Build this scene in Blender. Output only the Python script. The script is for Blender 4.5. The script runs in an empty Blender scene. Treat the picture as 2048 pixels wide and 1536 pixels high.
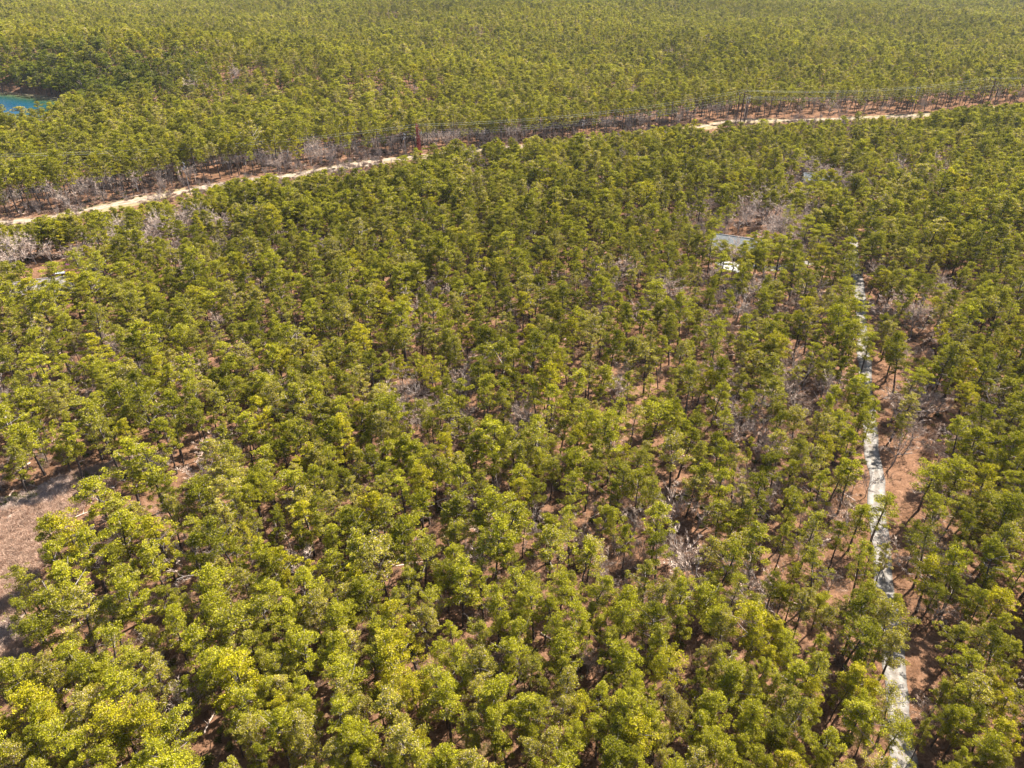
import bpy, math, random
import numpy as np
from mathutils import Vector, Matrix
R = math.radians
rng = np.random.default_rng(7)
random.seed(7)
scn = bpy.context.scene
COL = scn.collection

# ---------------------------------------------------------------- camera, sky, sun, exposure
CAM_H, PITCH, FPX = 100.0, 31.77, 1450.0          # metres, degrees below the horizon, focal length in photo pixels
cam = bpy.data.cameras.new('camera'); cam_o = bpy.data.objects.new('camera', cam); COL.objects.link(cam_o)
cam.sensor_width = 36.0; cam.lens = 36.0*FPX/2048.0; cam.clip_start = 1.0; cam.clip_end = 9000.0
cam_o.location = (0, 0, CAM_H); cam_o.rotation_euler = (R(90-PITCH), 0, 0)
scn.camera = cam_o
SUN_EL, SUN_AZ = 47.0, 50.0                        # azimuth clockwise from +Y
w = bpy.data.worlds.new('World'); scn.world = w; w.use_nodes = True
nt = w.node_tree; bg = nt.nodes['Background']
sky = nt.nodes.new('ShaderNodeTexSky'); sky.sky_type = 'NISHITA'; sky.sun_disc = False
sky.sun_elevation = R(SUN_EL); sky.sun_rotation = R(SUN_AZ)
nt.links.new(sky.outputs[0], bg.inputs[0]); bg.inputs[1].default_value = 0.07
sl = bpy.data.lights.new('sun', 'SUN'); sl.energy = 5.0; sl.angle = R(0.5); sl.color = (1.0, 0.94, 0.84)
so = bpy.data.objects.new('sun', sl); COL.objects.link(so)
sd = Vector((math.sin(R(SUN_AZ))*math.cos(R(SUN_EL)), math.cos(R(SUN_AZ))*math.cos(R(SUN_EL)), math.sin(R(SUN_EL))))
so.rotation_euler = (-sd).to_track_quat('-Z', 'Y').to_euler(); so.location = (200, 200, 300)
scn.view_settings.view_transform = 'Standard'; scn.view_settings.look = 'None'
scn.view_settings.exposure = 1.72; scn.view_settings.gamma = 1.0
scn.cycles.max_bounces = 5; scn.cycles.diffuse_bounces = 3; scn.cycles.transmission_bounces = 3
scn.cycles.glossy_bounces = 2; scn.cycles.volume_bounces = 0; scn.cycles.use_adaptive_sampling = True

# ---------------------------------------------------------------- photo pixel -> place
CT, ST = math.cos(R(PITCH)), math.sin(R(PITCH))
def at(px, py, z=0.0):
    u, v = (px-1024)/FPX, (768-py)/FPX
    dx, dy, dz = u, CT+v*ST, -ST+v*CT
    t = (CAM_H-z)/-dz
    return (dx*t, dy*t)
def pix(x, y, z):
    dy, dz = y, z-CAM_H
    dep = dy*CT-dz*ST
    return 1024+FPX*x/dep, 768-FPX*(dy*ST+dz*CT)/dep, dep
def sm(a, b, x):
    t = np.clip((x-a)/(b-a), 0, 1); return t*t*(3-2*t)
POND_Z = -2.5
pc = at(-60, 214, POND_Z)
PCX, PCY, PRX, PRY = pc[0]-43, pc[1]-27, 118.0, 86.0
def pond_d(x, y):                                   # <1 inside the pond
    a = np.arctan2(y-PCY, x-PCX)
    return np.sqrt(((x-PCX)/PRX)**2+((y-PCY)/PRY)**2)/(1+0.05*np.sin(3*a+1)+0.03*np.sin(7*a))
def hgt(x, y):
    x = np.asarray(x, float); y = np.asarray(y, float)
    d = np.sqrt(x*x+y*y)
    g = sm(480, 900, d)
    h = g*(5*np.sin(x/170+1.3)*np.cos(y/210+.4)+4*np.sin(x/90+y/130)+2.5*np.sin(x/60-y/75+2))
    h = h+0.25*np.sin(x/17.)*np.cos(y/14.+x/40)*(1-g)
    p = pond_d(x, y)
    back = sm(0.95, 2.0, p)*(1-sm(2.0, 4.2, p))*sm(-40, 80, y-PCY)
    h = h+back*13
    h = h*sm(1.0, 1.35, p)+(1-sm(0.93, 1.12, p))*(-5.0)+(sm(0.93, 1.12, p)*(1-sm(1.12, 1.5, p)))*(-1.6)
    return h

# ---------------------------------------------------------------- materials
def mat(name, build):
    m = bpy.data.materials.new(name); m.use_nodes = True
    t = m.node_tree; t.nodes.clear(); out = t.nodes.new('ShaderNodeOutputMaterial')
    build(t, out); return m
def nd(t, typ, **kw):
    n = t.nodes.new(typ)
    for k, v in kw.items():
        if k.startswith('i_'):
            key = k[2:]; n.inputs[int(key) if key.isdigit() else key.replace('_', ' ')].default_value = v
        else: setattr(n, k, v)
    return n
def ramp(t, fac, stops, interp='LINEAR'):
    r = t.nodes.new('ShaderNodeValToRGB'); r.color_ramp.interpolation = interp
    e = r.color_ramp.elements
    while len(e) < len(stops): e.new(0.5)
    for k, (p, c) in enumerate(stops): e[k].position = p; e[k].color = (*c, 1)
    t.links.new(fac, r.inputs[0]); return r.outputs[0]
def noise(t, scale, detail=4, rough=0.6, vec=None, dist=0.0):
    n = nd(t, 'ShaderNodeTexNoise'); n.inputs['Scale'].default_value = scale; n.inputs['Detail'].default_value = detail
    n.inputs['Roughness'].default_value = rough; n.inputs['Distortion'].default_value = dist
    if vec is not None: t.links.new(vec, n.inputs['Vector'])
    return n.outputs['Fac']
def mixc(t, fac, a, b, typ='MIX'):
    m = nd(t, 'ShaderNodeMix', data_type='RGBA', blend_type=typ)
    for s, v in ((0, fac), (6, a), (7, b)):
        if hasattr(v, 'is_output'): t.links.new(v, m.inputs[s])
        elif s == 0: m.inputs[0].default_value = v
        else: m.inputs[s].default_value = (*v, 1)
    return m.outputs[2]
def tint_out(t, mode):
    if mode == 'object': return nd(t, 'ShaderNodeObjectInfo').outputs['Color']
    return nd(t, 'ShaderNodeAttribute', attribute_type='INSTANCER', attribute_name='tint').outputs['Color']

def foliage(mode, dark=(0.135, 0.130, 0.022), light=(0.345, 0.300, 0.045), trans=0.30, pine=True):
    def b(t, out):
        tone = nd(t, 'ShaderNodeAttribute', attribute_type='GEOMETRY', attribute_name='tone').outputs['Fac']
        if pine: c = ramp(t, tone, [(0.0, (0.036, 0.040, 0.006)), (0.30, (0.165, 0.160, 0.011)), (0.58, (0.405, 0.362, 0.022)), (0.84, (0.60, 0.53, 0.052)), (0.90, (0.36, 0.29, 0.18)), (1.0, (0.45, 0.37, 0.27))])
        else: c = mixc(t, tone, dark, light)
        c = mixc(t, 1.0, c, tint_out(t, mode), 'MULTIPLY')
        d = nd(t, 'ShaderNodeBsdfDiffuse'); tr = nd(t, 'ShaderNodeBsdfTranslucent'); mx = nd(t, 'ShaderNodeMixShader', i_0=trans)
        t.links.new(c, d.inputs[0]); t.links.new(c, tr.inputs[0])
        t.links.new(d.outputs[0], mx.inputs[1]); t.links.new(tr.outputs[0], mx.inputs[2])
        t.links.new(mx.outputs[0], out.inputs[0])
    return b
G = 0.78                                            # ground, bark and building colours, against the exposure
def simple(c1, c2, scale, rough=0.9, detail=4, metal=0.0, stops=(0.35, 0.65), bump=0.0, coord='Object'):
    c1, c2 = [tuple(v*G for v in c) for c in (c1, c2)]
    def b(t, out):
        tc = nd(t, 'ShaderNodeTexCoord').outputs[coord]
        f = noise(t, scale, detail, 0.65, tc)
        c = ramp(t, f, [(stops[0], c1), (stops[1], c2)])
        p = nd(t, 'ShaderNodeBsdfPrincipled', i_Roughness=rough, i_Metallic=metal)
        p.inputs['Specular IOR Level'].default_value = 0.25
        t.links.new(c, p.inputs['Base Color'])
        if bump:
            bm = nd(t, 'ShaderNodeBump', i_Strength=bump); t.links.new(f, bm.inputs['Height']); t.links.new(bm.outputs[0], p.inputs['Normal'])
        t.links.new(p.outputs[0], out.inputs[0])
    return b
def track_mat(c1, c2, scale):
    def b(t, out):
        tc = nd(t, 'ShaderNodeTexCoord').outputs['Object']
        c = ramp(t, noise(t, scale, 7, .7, tc), [(.34, tuple(v*G for v in c1)), (.66, tuple(v*G for v in c2))])
        acr = nd(t, 'ShaderNodeAttribute', attribute_type='GEOMETRY', attribute_name='across').outputs['Fac']
        rut = ramp(t, acr, [(0.0, (.62, .62, .62)), (0.16, (.95, .95, .95)), (.28, (1.12, 1.12, 1.12)), (.42, (.86, .84, .80)), (.58, (.86, .84, .80)), (.72, (1.12, 1.12, 1.12)), (.84, (.95, .95, .95)), (1.0, (.62, .62, .62))])
        c = mixc(t, 1.0, c, rut, 'MULTIPLY')
        lit = ramp(t, noise(t, 1.1, 8, .85, tc), [(.54, (0, 0, 0)), (.62, (.85, .85, .85))])
        c = mixc(t, lit, c, (0.15, 0.09, 0.06))
        d = nd(t, 'ShaderNodeBsdfDiffuse'); t.links.new(c, d.inputs[0]); t.links.new(d.outputs[0], out.inputs[0])
    return b
M = {}
M['needles'] = mat('pine_needles', foliage('object'))
M['needles_mass'] = mat('pine_needles_mass', foliage('instancer'))
M['bark'] = mat('pine_bark', simple((0.045, 0.034, 0.030), (0.15, 0.115, 0.10), 3.0))
M['grey_bark'] = mat('oak_bark', simple((0.20, 0.165, 0.15), (0.46, 0.40, 0.37), 2.0))
def twig_mat(mode):
    def b(t, out):
        tone = nd(t, 'ShaderNodeAttribute', attribute_type='GEOMETRY', attribute_name='tone').outputs['Fac']
        c = mixc(t, tone, (0.14, 0.11, 0.095), (0.50, 0.44, 0.39))
        c = mixc(t, 1.0, c, tint_out(t, mode), 'MULTIPLY')
        d = nd(t, 'ShaderNodeBsdfDiffuse'); t.links.new(c, d.inputs[0]); t.links.new(d.outputs[0], out.inputs[0])
    return b
M['twig'] = mat('bare_twigs', twig_mat('object')); M['twig_mass'] = mat('bare_twigs_mass', twig_mat('instancer'))
M['bush_mass'] = mat('bush_leaves_mass', foliage('instancer', (0.3, 0.3, 0.3), (0.8, 0.8, 0.8), 0.25, False))
def ground_b(t, out):
    tc = nd(t, 'ShaderNodeTexCoord').outputs['Object']
    big = noise(t, 0.035, 4, 0.6, tc); mid = noise(t, 0.32, 8, 0.8, tc, 0.8); fine = noise(t, 2.2, 8, 0.85, tc)
    a = ramp(t, mid, [(0.34, (0.075, 0.038, 0.022)), (0.45, (0.17, 0.088, 0.050)), (0.57, (0.30, 0.165, 0.100)), (0.72, (0.44, 0.28, 0.185))])
    c = ramp(t, big, [(0.38, (0.17, 0.095, 0.055)), (0.6, (0.30, 0.170, 0.105))])
    c = mixc(t, 0.55, c, a)
    s = ramp(t, fine, [(0.34, (0.40, 0.37, 0.35)), (0.5, (0.95, 0.95, 0.95)), (0.66, (1.6, 1.55, 1.5))])
    c = mixc(t, 0.9, c, s, 'MULTIPLY')
    g = noise(t, 0.11, 4, 0.7, tc)
    c = mixc(t, ramp(t, g, [(0.60, (0, 0, 0)), (0.70, (0.55, 0.55, 0.55))]), c, (0.13, 0.125, 0.05))
    c = mixc(t, 1.0, c, (G, G, G), 'MULTIPLY')
    d = nd(t, 'ShaderNodeBsdfDiffuse'); t.links.new(c, d.inputs[0])
    bm = nd(t, 'ShaderNodeBump', i_Strength=0.7, i_Distance=0.25); t.links.new(fine, bm.inputs['Height']); t.links.new(bm.outputs[0], d.inputs['Normal'])
    t.links.new(d.outputs[0], out.inputs[0])
M['ground'] = mat('leaf_litter', ground_b)
M['sand'] = mat('sand_track', track_mat((0.34, 0.24, 0.16), (0.54, 0.44, 0.345), 0.35))
M['verge'] = mat('dry_verge', simple((0.20, 0.17, 0.06), (0.42, 0.31, 0.18), 0.22, 0.95, 6))
M['gravel'] = mat('grey_gravel', track_mat((0.215, 0.195, 0.172), (0.40, 0.37, 0.335), 0.9))
M['bog'] = mat('bog_floor', simple((0.32, 0.245, 0.195), (0.54, 0.45, 0.375), 0.12, 0.95, 7))
M['redwood'] = mat('red_pole', simple((0.16, 0.018, 0.016), (0.28, 0.04, 0.035), 1.5, 0.8))
M['darkred'] = mat('brown_pole', simple((0.075, 0.035, 0.028), (0.15, 0.075, 0.06), 1.5, 0.8))
M['greywood'] = mat('grey_pole', simple((0.17, 0.145, 0.135), (0.34, 0.30, 0.28), 1.5, 0.85))
M['steel'] = mat('galvanised', simple((0.40, 0.42, 0.44), (0.58, 0.60, 0.62), 2, 0.5))
M['insul'] = mat('insulator_grey', simple((0.55, 0.60, 0.62), (0.75, 0.80, 0.82), 3, 0.35))
M['wire'] = mat('wire_aluminium', simple((0.62, 0.62, 0.60), (0.72, 0.72, 0.70), 1, 0.6))
M['wire_dark'] = mat('wire_grey', simple((0.30, 0.30, 0.31), (0.40, 0.40, 0.41), 1, 0.6))
M['shingle'] = mat('grey_shingles', simple((0.30, 0.26, 0.24), (0.42, 0.37, 0.345), 1.8, 0.9, 8))
M['shingle_blue'] = mat('blue_grey_shingles', simple((0.19, 0.20, 0.20), (0.29, 0.30, 0.30), 1.8, 0.9, 8))
M['siding'] = mat('pale_siding', simple((0.48, 0.46, 0.43), (0.58, 0.56, 0.53), 1.2, 0.8))
M['siding_grey'] = mat('grey_siding', simple((0.22, 0.24, 0.24), (0.30, 0.32, 0.32), 1.2, 0.8))
M['trim'] = mat('white_trim', simple((0.70, 0.69, 0.66), (0.80, 0.79, 0.77), 2, 0.6))
M['brick'] = mat('brown_brick', simple((0.15, 0.055, 0.05), (0.24, 0.10, 0.085), 5, 0.9))
M['glass'] = mat('window_glass', simple((0.02, 0.025, 0.03), (0.03, 0.035, 0.04), 1, 0.1))
M['door'] = mat('dark_door', simple((0.10, 0.05, 0.04), (0.14, 0.07, 0.05), 1, 0.5))
M['concrete'] = mat('pale_concrete', simple((0.44, 0.43, 0.41), (0.56, 0.55, 0.53), 0.8, 0.9, 6))
def water_b(t, out):
    ge = nd(t, 'ShaderNodeAttribute', attribute_type='GEOMETRY', attribute_name='shore').outputs['Fac']
    c = ramp(t, ge, [(0.0, (0.006, 0.050, 0.13)), (0.45, (0.006, 0.070, 0.11)), (0.66, (0.012, 0.065, 0.052)), (0.84, (0.08, 0.115, 0.045)), (1.0, (0.24, 0.20, 0.12))])
    p = nd(t, 'ShaderNodeBsdfPrincipled', i_Roughness=0.12); t.links.new(c, p.inputs['Base Color'])
    tc = nd(t, 'ShaderNodeTexCoord').outputs['Object']; f = noise(t, 0.5, 4, 0.6, tc)
    bm = nd(t, 'ShaderNodeBump', i_Strength=0.35, i_Distance=0.3); t.links.new(f, bm.inputs['Height']); t.links.new(bm.outputs[0], p.inputs['Normal'])
    t.links.new(p.outputs[0], out.inputs[0])
M['water'] = mat('pond_water', water_b)
M['car'] = mat('dark_red_paint', simple((0.10, 0.012, 0.02), (0.12, 0.015, 0.025), 1, 0.25))
M['rubber'] = mat('rubber', simple((0.02, 0.02, 0.02), (0.03, 0.03, 0.03), 1, 0.8))

# ---------------------------------------------------------------- mesh helpers
class MB:
    def __init__(s): s.v = []; s.f = []; s.m = []; s.tone = []; s.n = 0
    def add(s, V, F, mi=0, tone=None):
        V = np.asarray(V, float); F = np.asarray(F, int)
        s.v.append(V); s.f.append(F+s.n); s.m.append(np.full(len(F), mi)); s.n += len(V)
        s.tone.append(np.full(len(F), 0.5) if tone is None else np.broadcast_to(np.asarray(tone, float), (len(F),)))
    def box(s, c, size, rz=0.0, mi=0, tilt=None):
        x, y, z = size[0]/2, size[1]/2, size[2]/2
        V = np.array([(a, b, d) for d in (-z, z) for b in (-y, y) for a in (-x, x)])
        if tilt is not None: V = np.array([tilt @ Vector(p) for p in V])
        cs, sn = math.cos(rz), math.sin(rz)
        V = np.column_stack([V[:, 0]*cs-V[:, 1]*sn, V[:, 0]*sn+V[:, 1]*cs, V[:, 2]])+np.array(c)
        s.add(V, [(0, 2, 3, 1), (4, 5, 7, 6), (0, 1, 5, 4), (2, 6, 7, 3), (0, 4, 6, 2), (1, 3, 7, 5)], mi)
    def tube(s, P, Rr, n=6, mi=0, tone=0.5, caps=True):
        P = np.asarray(P, float); k = len(P); Rr = np.broadcast_to(Rr, (k,))
        T = np.gradient(P, axis=0); T /= np.linalg.norm(T, axis=1)[:, None]+1e-9
        ref = np.array([0, 0, 1.]) if abs(T[0, 2]) < 0.8 else np.array([1., 0, 0])
        A = np.cross(T, ref); A /= np.linalg.norm(A, axis=1)[:, None]+1e-9; B = np.cross(T, A)
        a = np.linspace(0, 2*math.pi, n, endpoint=False)
        V = P[:, None]+Rr[:, None, None]*(A[:, None]*np.cos(a)[None, :, None]+B[:, None]*np.sin(a)[None, :, None])
        F = [(i*n+j, i*n+(j+1) % n, (i+1)*n+(j+1) % n, (i+1)*n+j) for i in range(k-1) for j in range(n)]
        s.add(V.reshape(-1, 3), F, mi, tone)
        if caps and n >= 4:
            for q in (0, k-1):
                c0 = s.n; s.add(V[q], [(0, j, j+1, j+1) if False else (0, j, j+1, j+1) for j in range(0)] or np.zeros((0, 4), int), mi)
                if n == 4: s.f.append(np.array([[c0, c0+1, c0+2, c0+3]])); s.m.append(np.array([mi])); s.tone.append(np.array([0.5]))
                else:
                    cc = s.n; s.add([P[q]], np.zeros((0, 4), int), mi)
                    s.f.append(np.array([[cc, c0+j, c0+(j+1) % n, c0+(j+1) % n] for j in range(n)])); s.m.append(np.full(n, mi)); s.tone.append(np.full(n, 0.5))
    def mesh(s, name, mats, smooth=False):
        me = bpy.data.meshes.new(name)
        V = np.concatenate(s.v); F = np.concatenate(s.f); mi = np.concatenate(s.m); tone = np.concatenate(s.tone)
        tri = F[:, 2] == F[:, 3]
        cnt = np.where(tri, 3, 4); st = np.concatenate([[0], np.cumsum(cnt)[:-1]])
        keep = np.ones((len(F), 4), bool); keep[tri, 3] = False
        me.vertices.add(len(V)); me.vertices.foreach_set('co', V.astype(np.float32).ravel())
        me.loops.add(int(cnt.sum())); me.loops.foreach_set('vertex_index', F[keep].astype(np.int32))
        me.polygons.add(len(F)); me.polygons.foreach_set('loop_start', st.astype(np.int32))
        me.polygons.foreach_set('material_index', mi.astype(np.int32))
        for m in mats: me.materials.append(m)
        at_ = me.attributes.new('tone', 'FLOAT', 'FACE'); at_.data.foreach_set('value', tone.astype(np.float32))
        me.update(calc_edges=True); me.validate()
        me.polygons.foreach_set('use_smooth', np.full(len(me.polygons), smooth))
        return me
def obj(name, me, parent=None, loc=None):
    o = bpy.data.objects.new(name, me); COL.objects.link(o)
    if parent is not None: o.parent = parent
    if loc is not None: o.location = loc
    return o
def empty(name, loc, rz=0.0):
    o = bpy.data.objects.new(name, None); COL.objects.link(o); o.location = loc; o.rotation_euler = (0, 0, rz); o.empty_display_size = 0.5; return o
def tag(o, label=None, cat=None, group=None, kind=None):
    if label: o['label'] = label
    if cat: o['category'] = cat
    if group: o['group'] = group
    if kind: o['kind'] = kind
    return o

# ---------------------------------------------------------------- ground, tracks, pond
def grid_mesh(name, xs, ys, zoff, m):
    X, Y = np.meshgrid(xs, ys); Z = hgt(X, Y)+zoff
    nx, ny = len(xs), len(ys)
    V = np.column_stack([X.ravel(), Y.ravel(), Z.ravel()])
    i = np.arange(nx*ny).reshape(ny, nx)
    F = np.column_stack([i[:-1, :-1].ravel(), i[:-1, 1:].ravel(), i[1:, 1:].ravel(), i[1:, :-1].ravel()])
    b = MB(); b.add(V, F); return b.mesh(name, [m], True)
xs = np.concatenate([np.linspace(-4500, -1300, 20)[:-1], np.arange(-1300, 1300, 12.0), np.linspace(1300, 4500, 20)])
ys = np.concatenate([np.linspace(-600, -60, 8)[:-1], np.arange(-60, 1900, 12.0), np.linspace(1900, 6500, 24)])
tag(obj('ground', grid_mesh('ground', xs, ys, 0.0, M['ground'])), 'brown leaf covered forest floor of the pine woods', 'ground', kind='structure')
def catmull(P, step=3.0):
    P = [Vector(p) for p in P]; out = []
    Q = [P[0]*2-P[1]]+P+[P[-1]*2-P[-2]]
    for i in range(1, len(Q)-2):
        n = max(2, int((Q[i+1]-Q[i]).length/step))
        for k in range(n):
            t = k/n; a, b, c, d = Q[i-1], Q[i], Q[i+1], Q[i+2]
            out.append(0.5*((2*b)+(c-a)*t+(2*a-5*b+4*c-d)*t*t+(3*b-a-3*c+d)*t**3))
    out.append(P[-1]); return np.array([(p.x, p.y) for p in out])
def ribbon(name, P, wl, wr, zoff, m, nx=7, seed=0, wob=0.25):
    P = np.asarray(P); T = np.gradient(P, axis=0); T /= np.linalg.norm(T, axis=1)[:, None]; N = np.column_stack([-T[:, 1], T[:, 0]])
    k = len(P); r = np.random.default_rng(seed)
    def w1(n):
        a = r.normal(size=n); ker = np.ones(3)/3; return np.convolve(a, ker, 'same')*wob
    L = np.broadcast_to(wl, (k,))+w1(k)*np.mean(wl)*.6; Rr = np.broadcast_to(wr, (k,))+w1(k)*np.mean(wr)*.6
    s = np.linspace(0, 1, nx)
    X = P[:, None, 0]+N[:, None, 0]*(L[:, None]*(1-s)-Rr[:, None]*s); Y = P[:, None, 1]+N[:, None, 1]*(L[:, None]*(1-s)-Rr[:, None]*s)
    Z = hgt(X, Y)+zoff
    i = np.arange(k*nx).reshape(k, nx)
    F = np.column_stack([i[:-1, :-1].ravel(), i[1:, :-1].ravel(), i[1:, 1:].ravel(), i[:-1, 1:].ravel()])
    b = MB(); b.add(np.column_stack([X.ravel(), Y.ravel(), Z.ravel()]), F); me = b.mesh(name, [m], True)
    q_ = me.attributes.new('across', 'FLOAT', 'POINT'); q_.data.foreach_set('value', np.tile(s, k).astype(np.float32)); return me
TRACK_PX = [(-260, 476), (-120, 461), (0, 446), (90, 436), (190, 417), (300, 395), (380, 380), (470, 366), (560, 354), (660, 337), (760, 322), (850, 312),
            (960, 301), (1090, 288), (1230, 275), (1340, 263), (1410, 252), (1470, 243), (1540, 241), (1640, 239), (1740, 234), (1850, 230), (1960, 222), (2080, 216), (2300, 206)]
track = catmull([at(*p)+(0,) for p in TRACK_PX], 4.0)
tag(obj('power_line_verge', ribbon('power_line_verge', track, 4.2, 6.5, 0.05, M['verge'], 7, 3, 0.5)), 'dry grassy strip cut through the woods along the sandy track', 'verge', kind='structure')
tag(obj('sandy_track', ribbon('sandy_track', track, np.interp(track[:, 0], [-260, -60, 20, 400], [2.7, 3.1, 1.9, 1.7]), np.interp(track[:, 0], [-260, -60, 20, 400], [2.7, 3.2, 1.9, 1.8]), 0.09, M['sand'], 5, 1, 0.9)), 'pale sandy track running under the power line', 'track', kind='structure')
spur = catmull([at(*p)+(0,) for p in [(560, 356), (640, 345), (700, 334), (770, 327)]], 3.0)
tag(obj('sandy_patch', ribbon('sandy_patch', spur, 4.2, 3.4, 0.12, M['sand'], 5, 5, 0.7)), 'wide bare sandy patch beside the track under the power line', 'track', kind='structure')
LANE_PX = [(1645, 352), (1665, 385), (1690, 430), (1703, 465), (1708, 500), (1708, 520), (1716, 560), (1720, 600), (1722, 650), (1727, 700), (1730, 750), (1733, 790),
           (1740, 850), (1744, 900), (1752, 960), (1754, 1030), (1762, 1080), (1768, 1140), (1772, 1200), (1782, 1260), (1784, 1310), (1790, 1360), (1796, 1420), (1806, 1480), (1820, 1560), (1850, 1700)]
lane = catmull([at(*p)+(0,) for p in LANE_PX], 2.5)
tag(obj('gravel_lane', ribbon('gravel_lane', lane, 1.65, 1.65, 0.08, M['gravel'], 5, 2, 0.35)), 'pale gravel lane running up through the woods', 'lane', kind='structure')
def poly_sheet(name, pts, zoff, m, cell=2.0):
    P = np.array(pts); 
    def inside(x, y):
        c = False; j = len(P)-1
        for i in range(len(P)):
            if ((P[i, 1] > y) != (P[j, 1] > y)) and x < (P[j, 0]-P[i, 0])*(y-P[i, 1])/(P[j, 1]-P[i, 1])+P[i, 0]: c = not c
            j = i
        return c
    x0, y0 = P.min(0); x1, y1 = P.max(0); xs_ = np.arange(x0, x1+cell, cell); ys_ = np.arange(y0, y1+cell, cell)
    V = []; F = []; idx = {}
    def vid(i, j):
        if (i, j) not in idx: idx[i, j] = len(V); V.append((xs_[i], ys_[j], float(hgt(xs_[i], ys_[j]))+zoff))
        return idx[i, j]
    for i in range(len(xs_)-1):
        for j in range(len(ys_)-1):
            if inside(xs_[i]+cell/2, ys_[j]+cell/2): F.append((vid(i, j), vid(i+1, j), vid(i+1, j+1), vid(i, j+1)))
    b = MB(); b.add(V, F); return b.mesh(name, [m], True)
BOG_PX = [(-260, 1100), (-120, 1020), (0, 1000), (60, 985), (130, 955), (215, 930), (285, 915), (345, 905), (335, 935), (255, 955), (215, 985), (190, 1000), (140, 1040), (120, 1090), (80, 1130), (62, 1190), (40, 1240), (60, 1290), (50, 1330), (-20, 1370), (-200, 1420)]
BOG = [at(*p) for p in BOG_PX]
tag(obj('bog_floor', poly_sheet('bog_floor', BOG, 0.09, M['bog'], 1.2)), 'open reddish bog clearing at the photo\'s edge', 'bog', kind='structure')
YARD = [at(*p) for p in [(20, 580), (40, 545), (110, 525), (170, 520), (200, 545), (190, 570), (120, 600), (60, 610)]]
DRIVE = [at(*p) for p in [(1428, 521), (1470, 524), (1512, 527), (1512, 534), (1475, 545), (1440, 536)]]
tag(obj('concrete_driveway', poly_sheet('concrete_driveway', DRIVE, 0.14, M['concrete'], 0.6)), 'pale concrete driveway beside the blue grey house', 'driveway', kind='structure')
drive2 = catmull([at(*p)+(0,) for p in [(1500, 530), (1545, 537), (1600, 528), (1660, 520), (1706, 512)]], 2.5)
tag(obj('gravel_driveway', ribbon('gravel_driveway', drive2, 1.9, 1.9, 0.11, M['gravel'], 4, 9, 0.3)), 'gravel driveway joining the lane to the concrete pad', 'driveway', kind='structure')
drive3 = catmull([at(*p)+(0,) for p in [(1583, 383), (1596, 375), (1604, 366), (1615, 362)]], 2.5)
tag(obj('sandy_driveway', ribbon('sandy_driveway', drive3, 2.6, 2.6, 0.10, M['sand'], 4, 9, 0.3)), 'sandy driveway leading to the far grey house', 'driveway', kind='structure')
# pond: rings from the shore inwards
a = np.linspace(0, 2*math.pi, 97)[:-1]; rings = np.array([1.10, 1.0, 0.93, 0.86, 0.78, 0.66, 0.5, 0.25])
def pr(a_): return 1+0.05*np.sin(3*np.arctan2(np.sin(a_)*PRY, np.cos(a_)*PRX)+1)+0.03*np.sin(7*np.arctan2(np.sin(a_)*PRY, np.cos(a_)*PRX))
V = [(PCX+PRX*q*pr(t)*math.cos(t), PCY+PRY*q*pr(t)*math.sin(t), POND_Z) for q in rings for t in a]+[(PCX, PCY, POND_Z)]
n = len(a); F = [(i*n+j, i*n+(j+1) % n, (i+1)*n+(j+1) % n, (i+1)*n+j) for i in range(len(rings)-1) for j in range(n)]
c = len(V)-1; F += [((len(rings)-1)*n+j, (len(rings)-1)*n+(j+1) % n, c, c) for j in range(n)]
b = MB(); b.add(V, F); pm = b.mesh('pond_water', [M['water']], True)
sh = np.concatenate([np.repeat(np.clip((rings-0.55)/0.45, 0, 1), n), [0]])
at_ = pm.attributes.new('shore', 'FLOAT', 'POINT'); at_.data.foreach_set('value', sh.astype(np.float32))
tag(obj('pond_water', pm), 'blue green pond with a pale shallow edge', 'pond', kind='structure')

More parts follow.
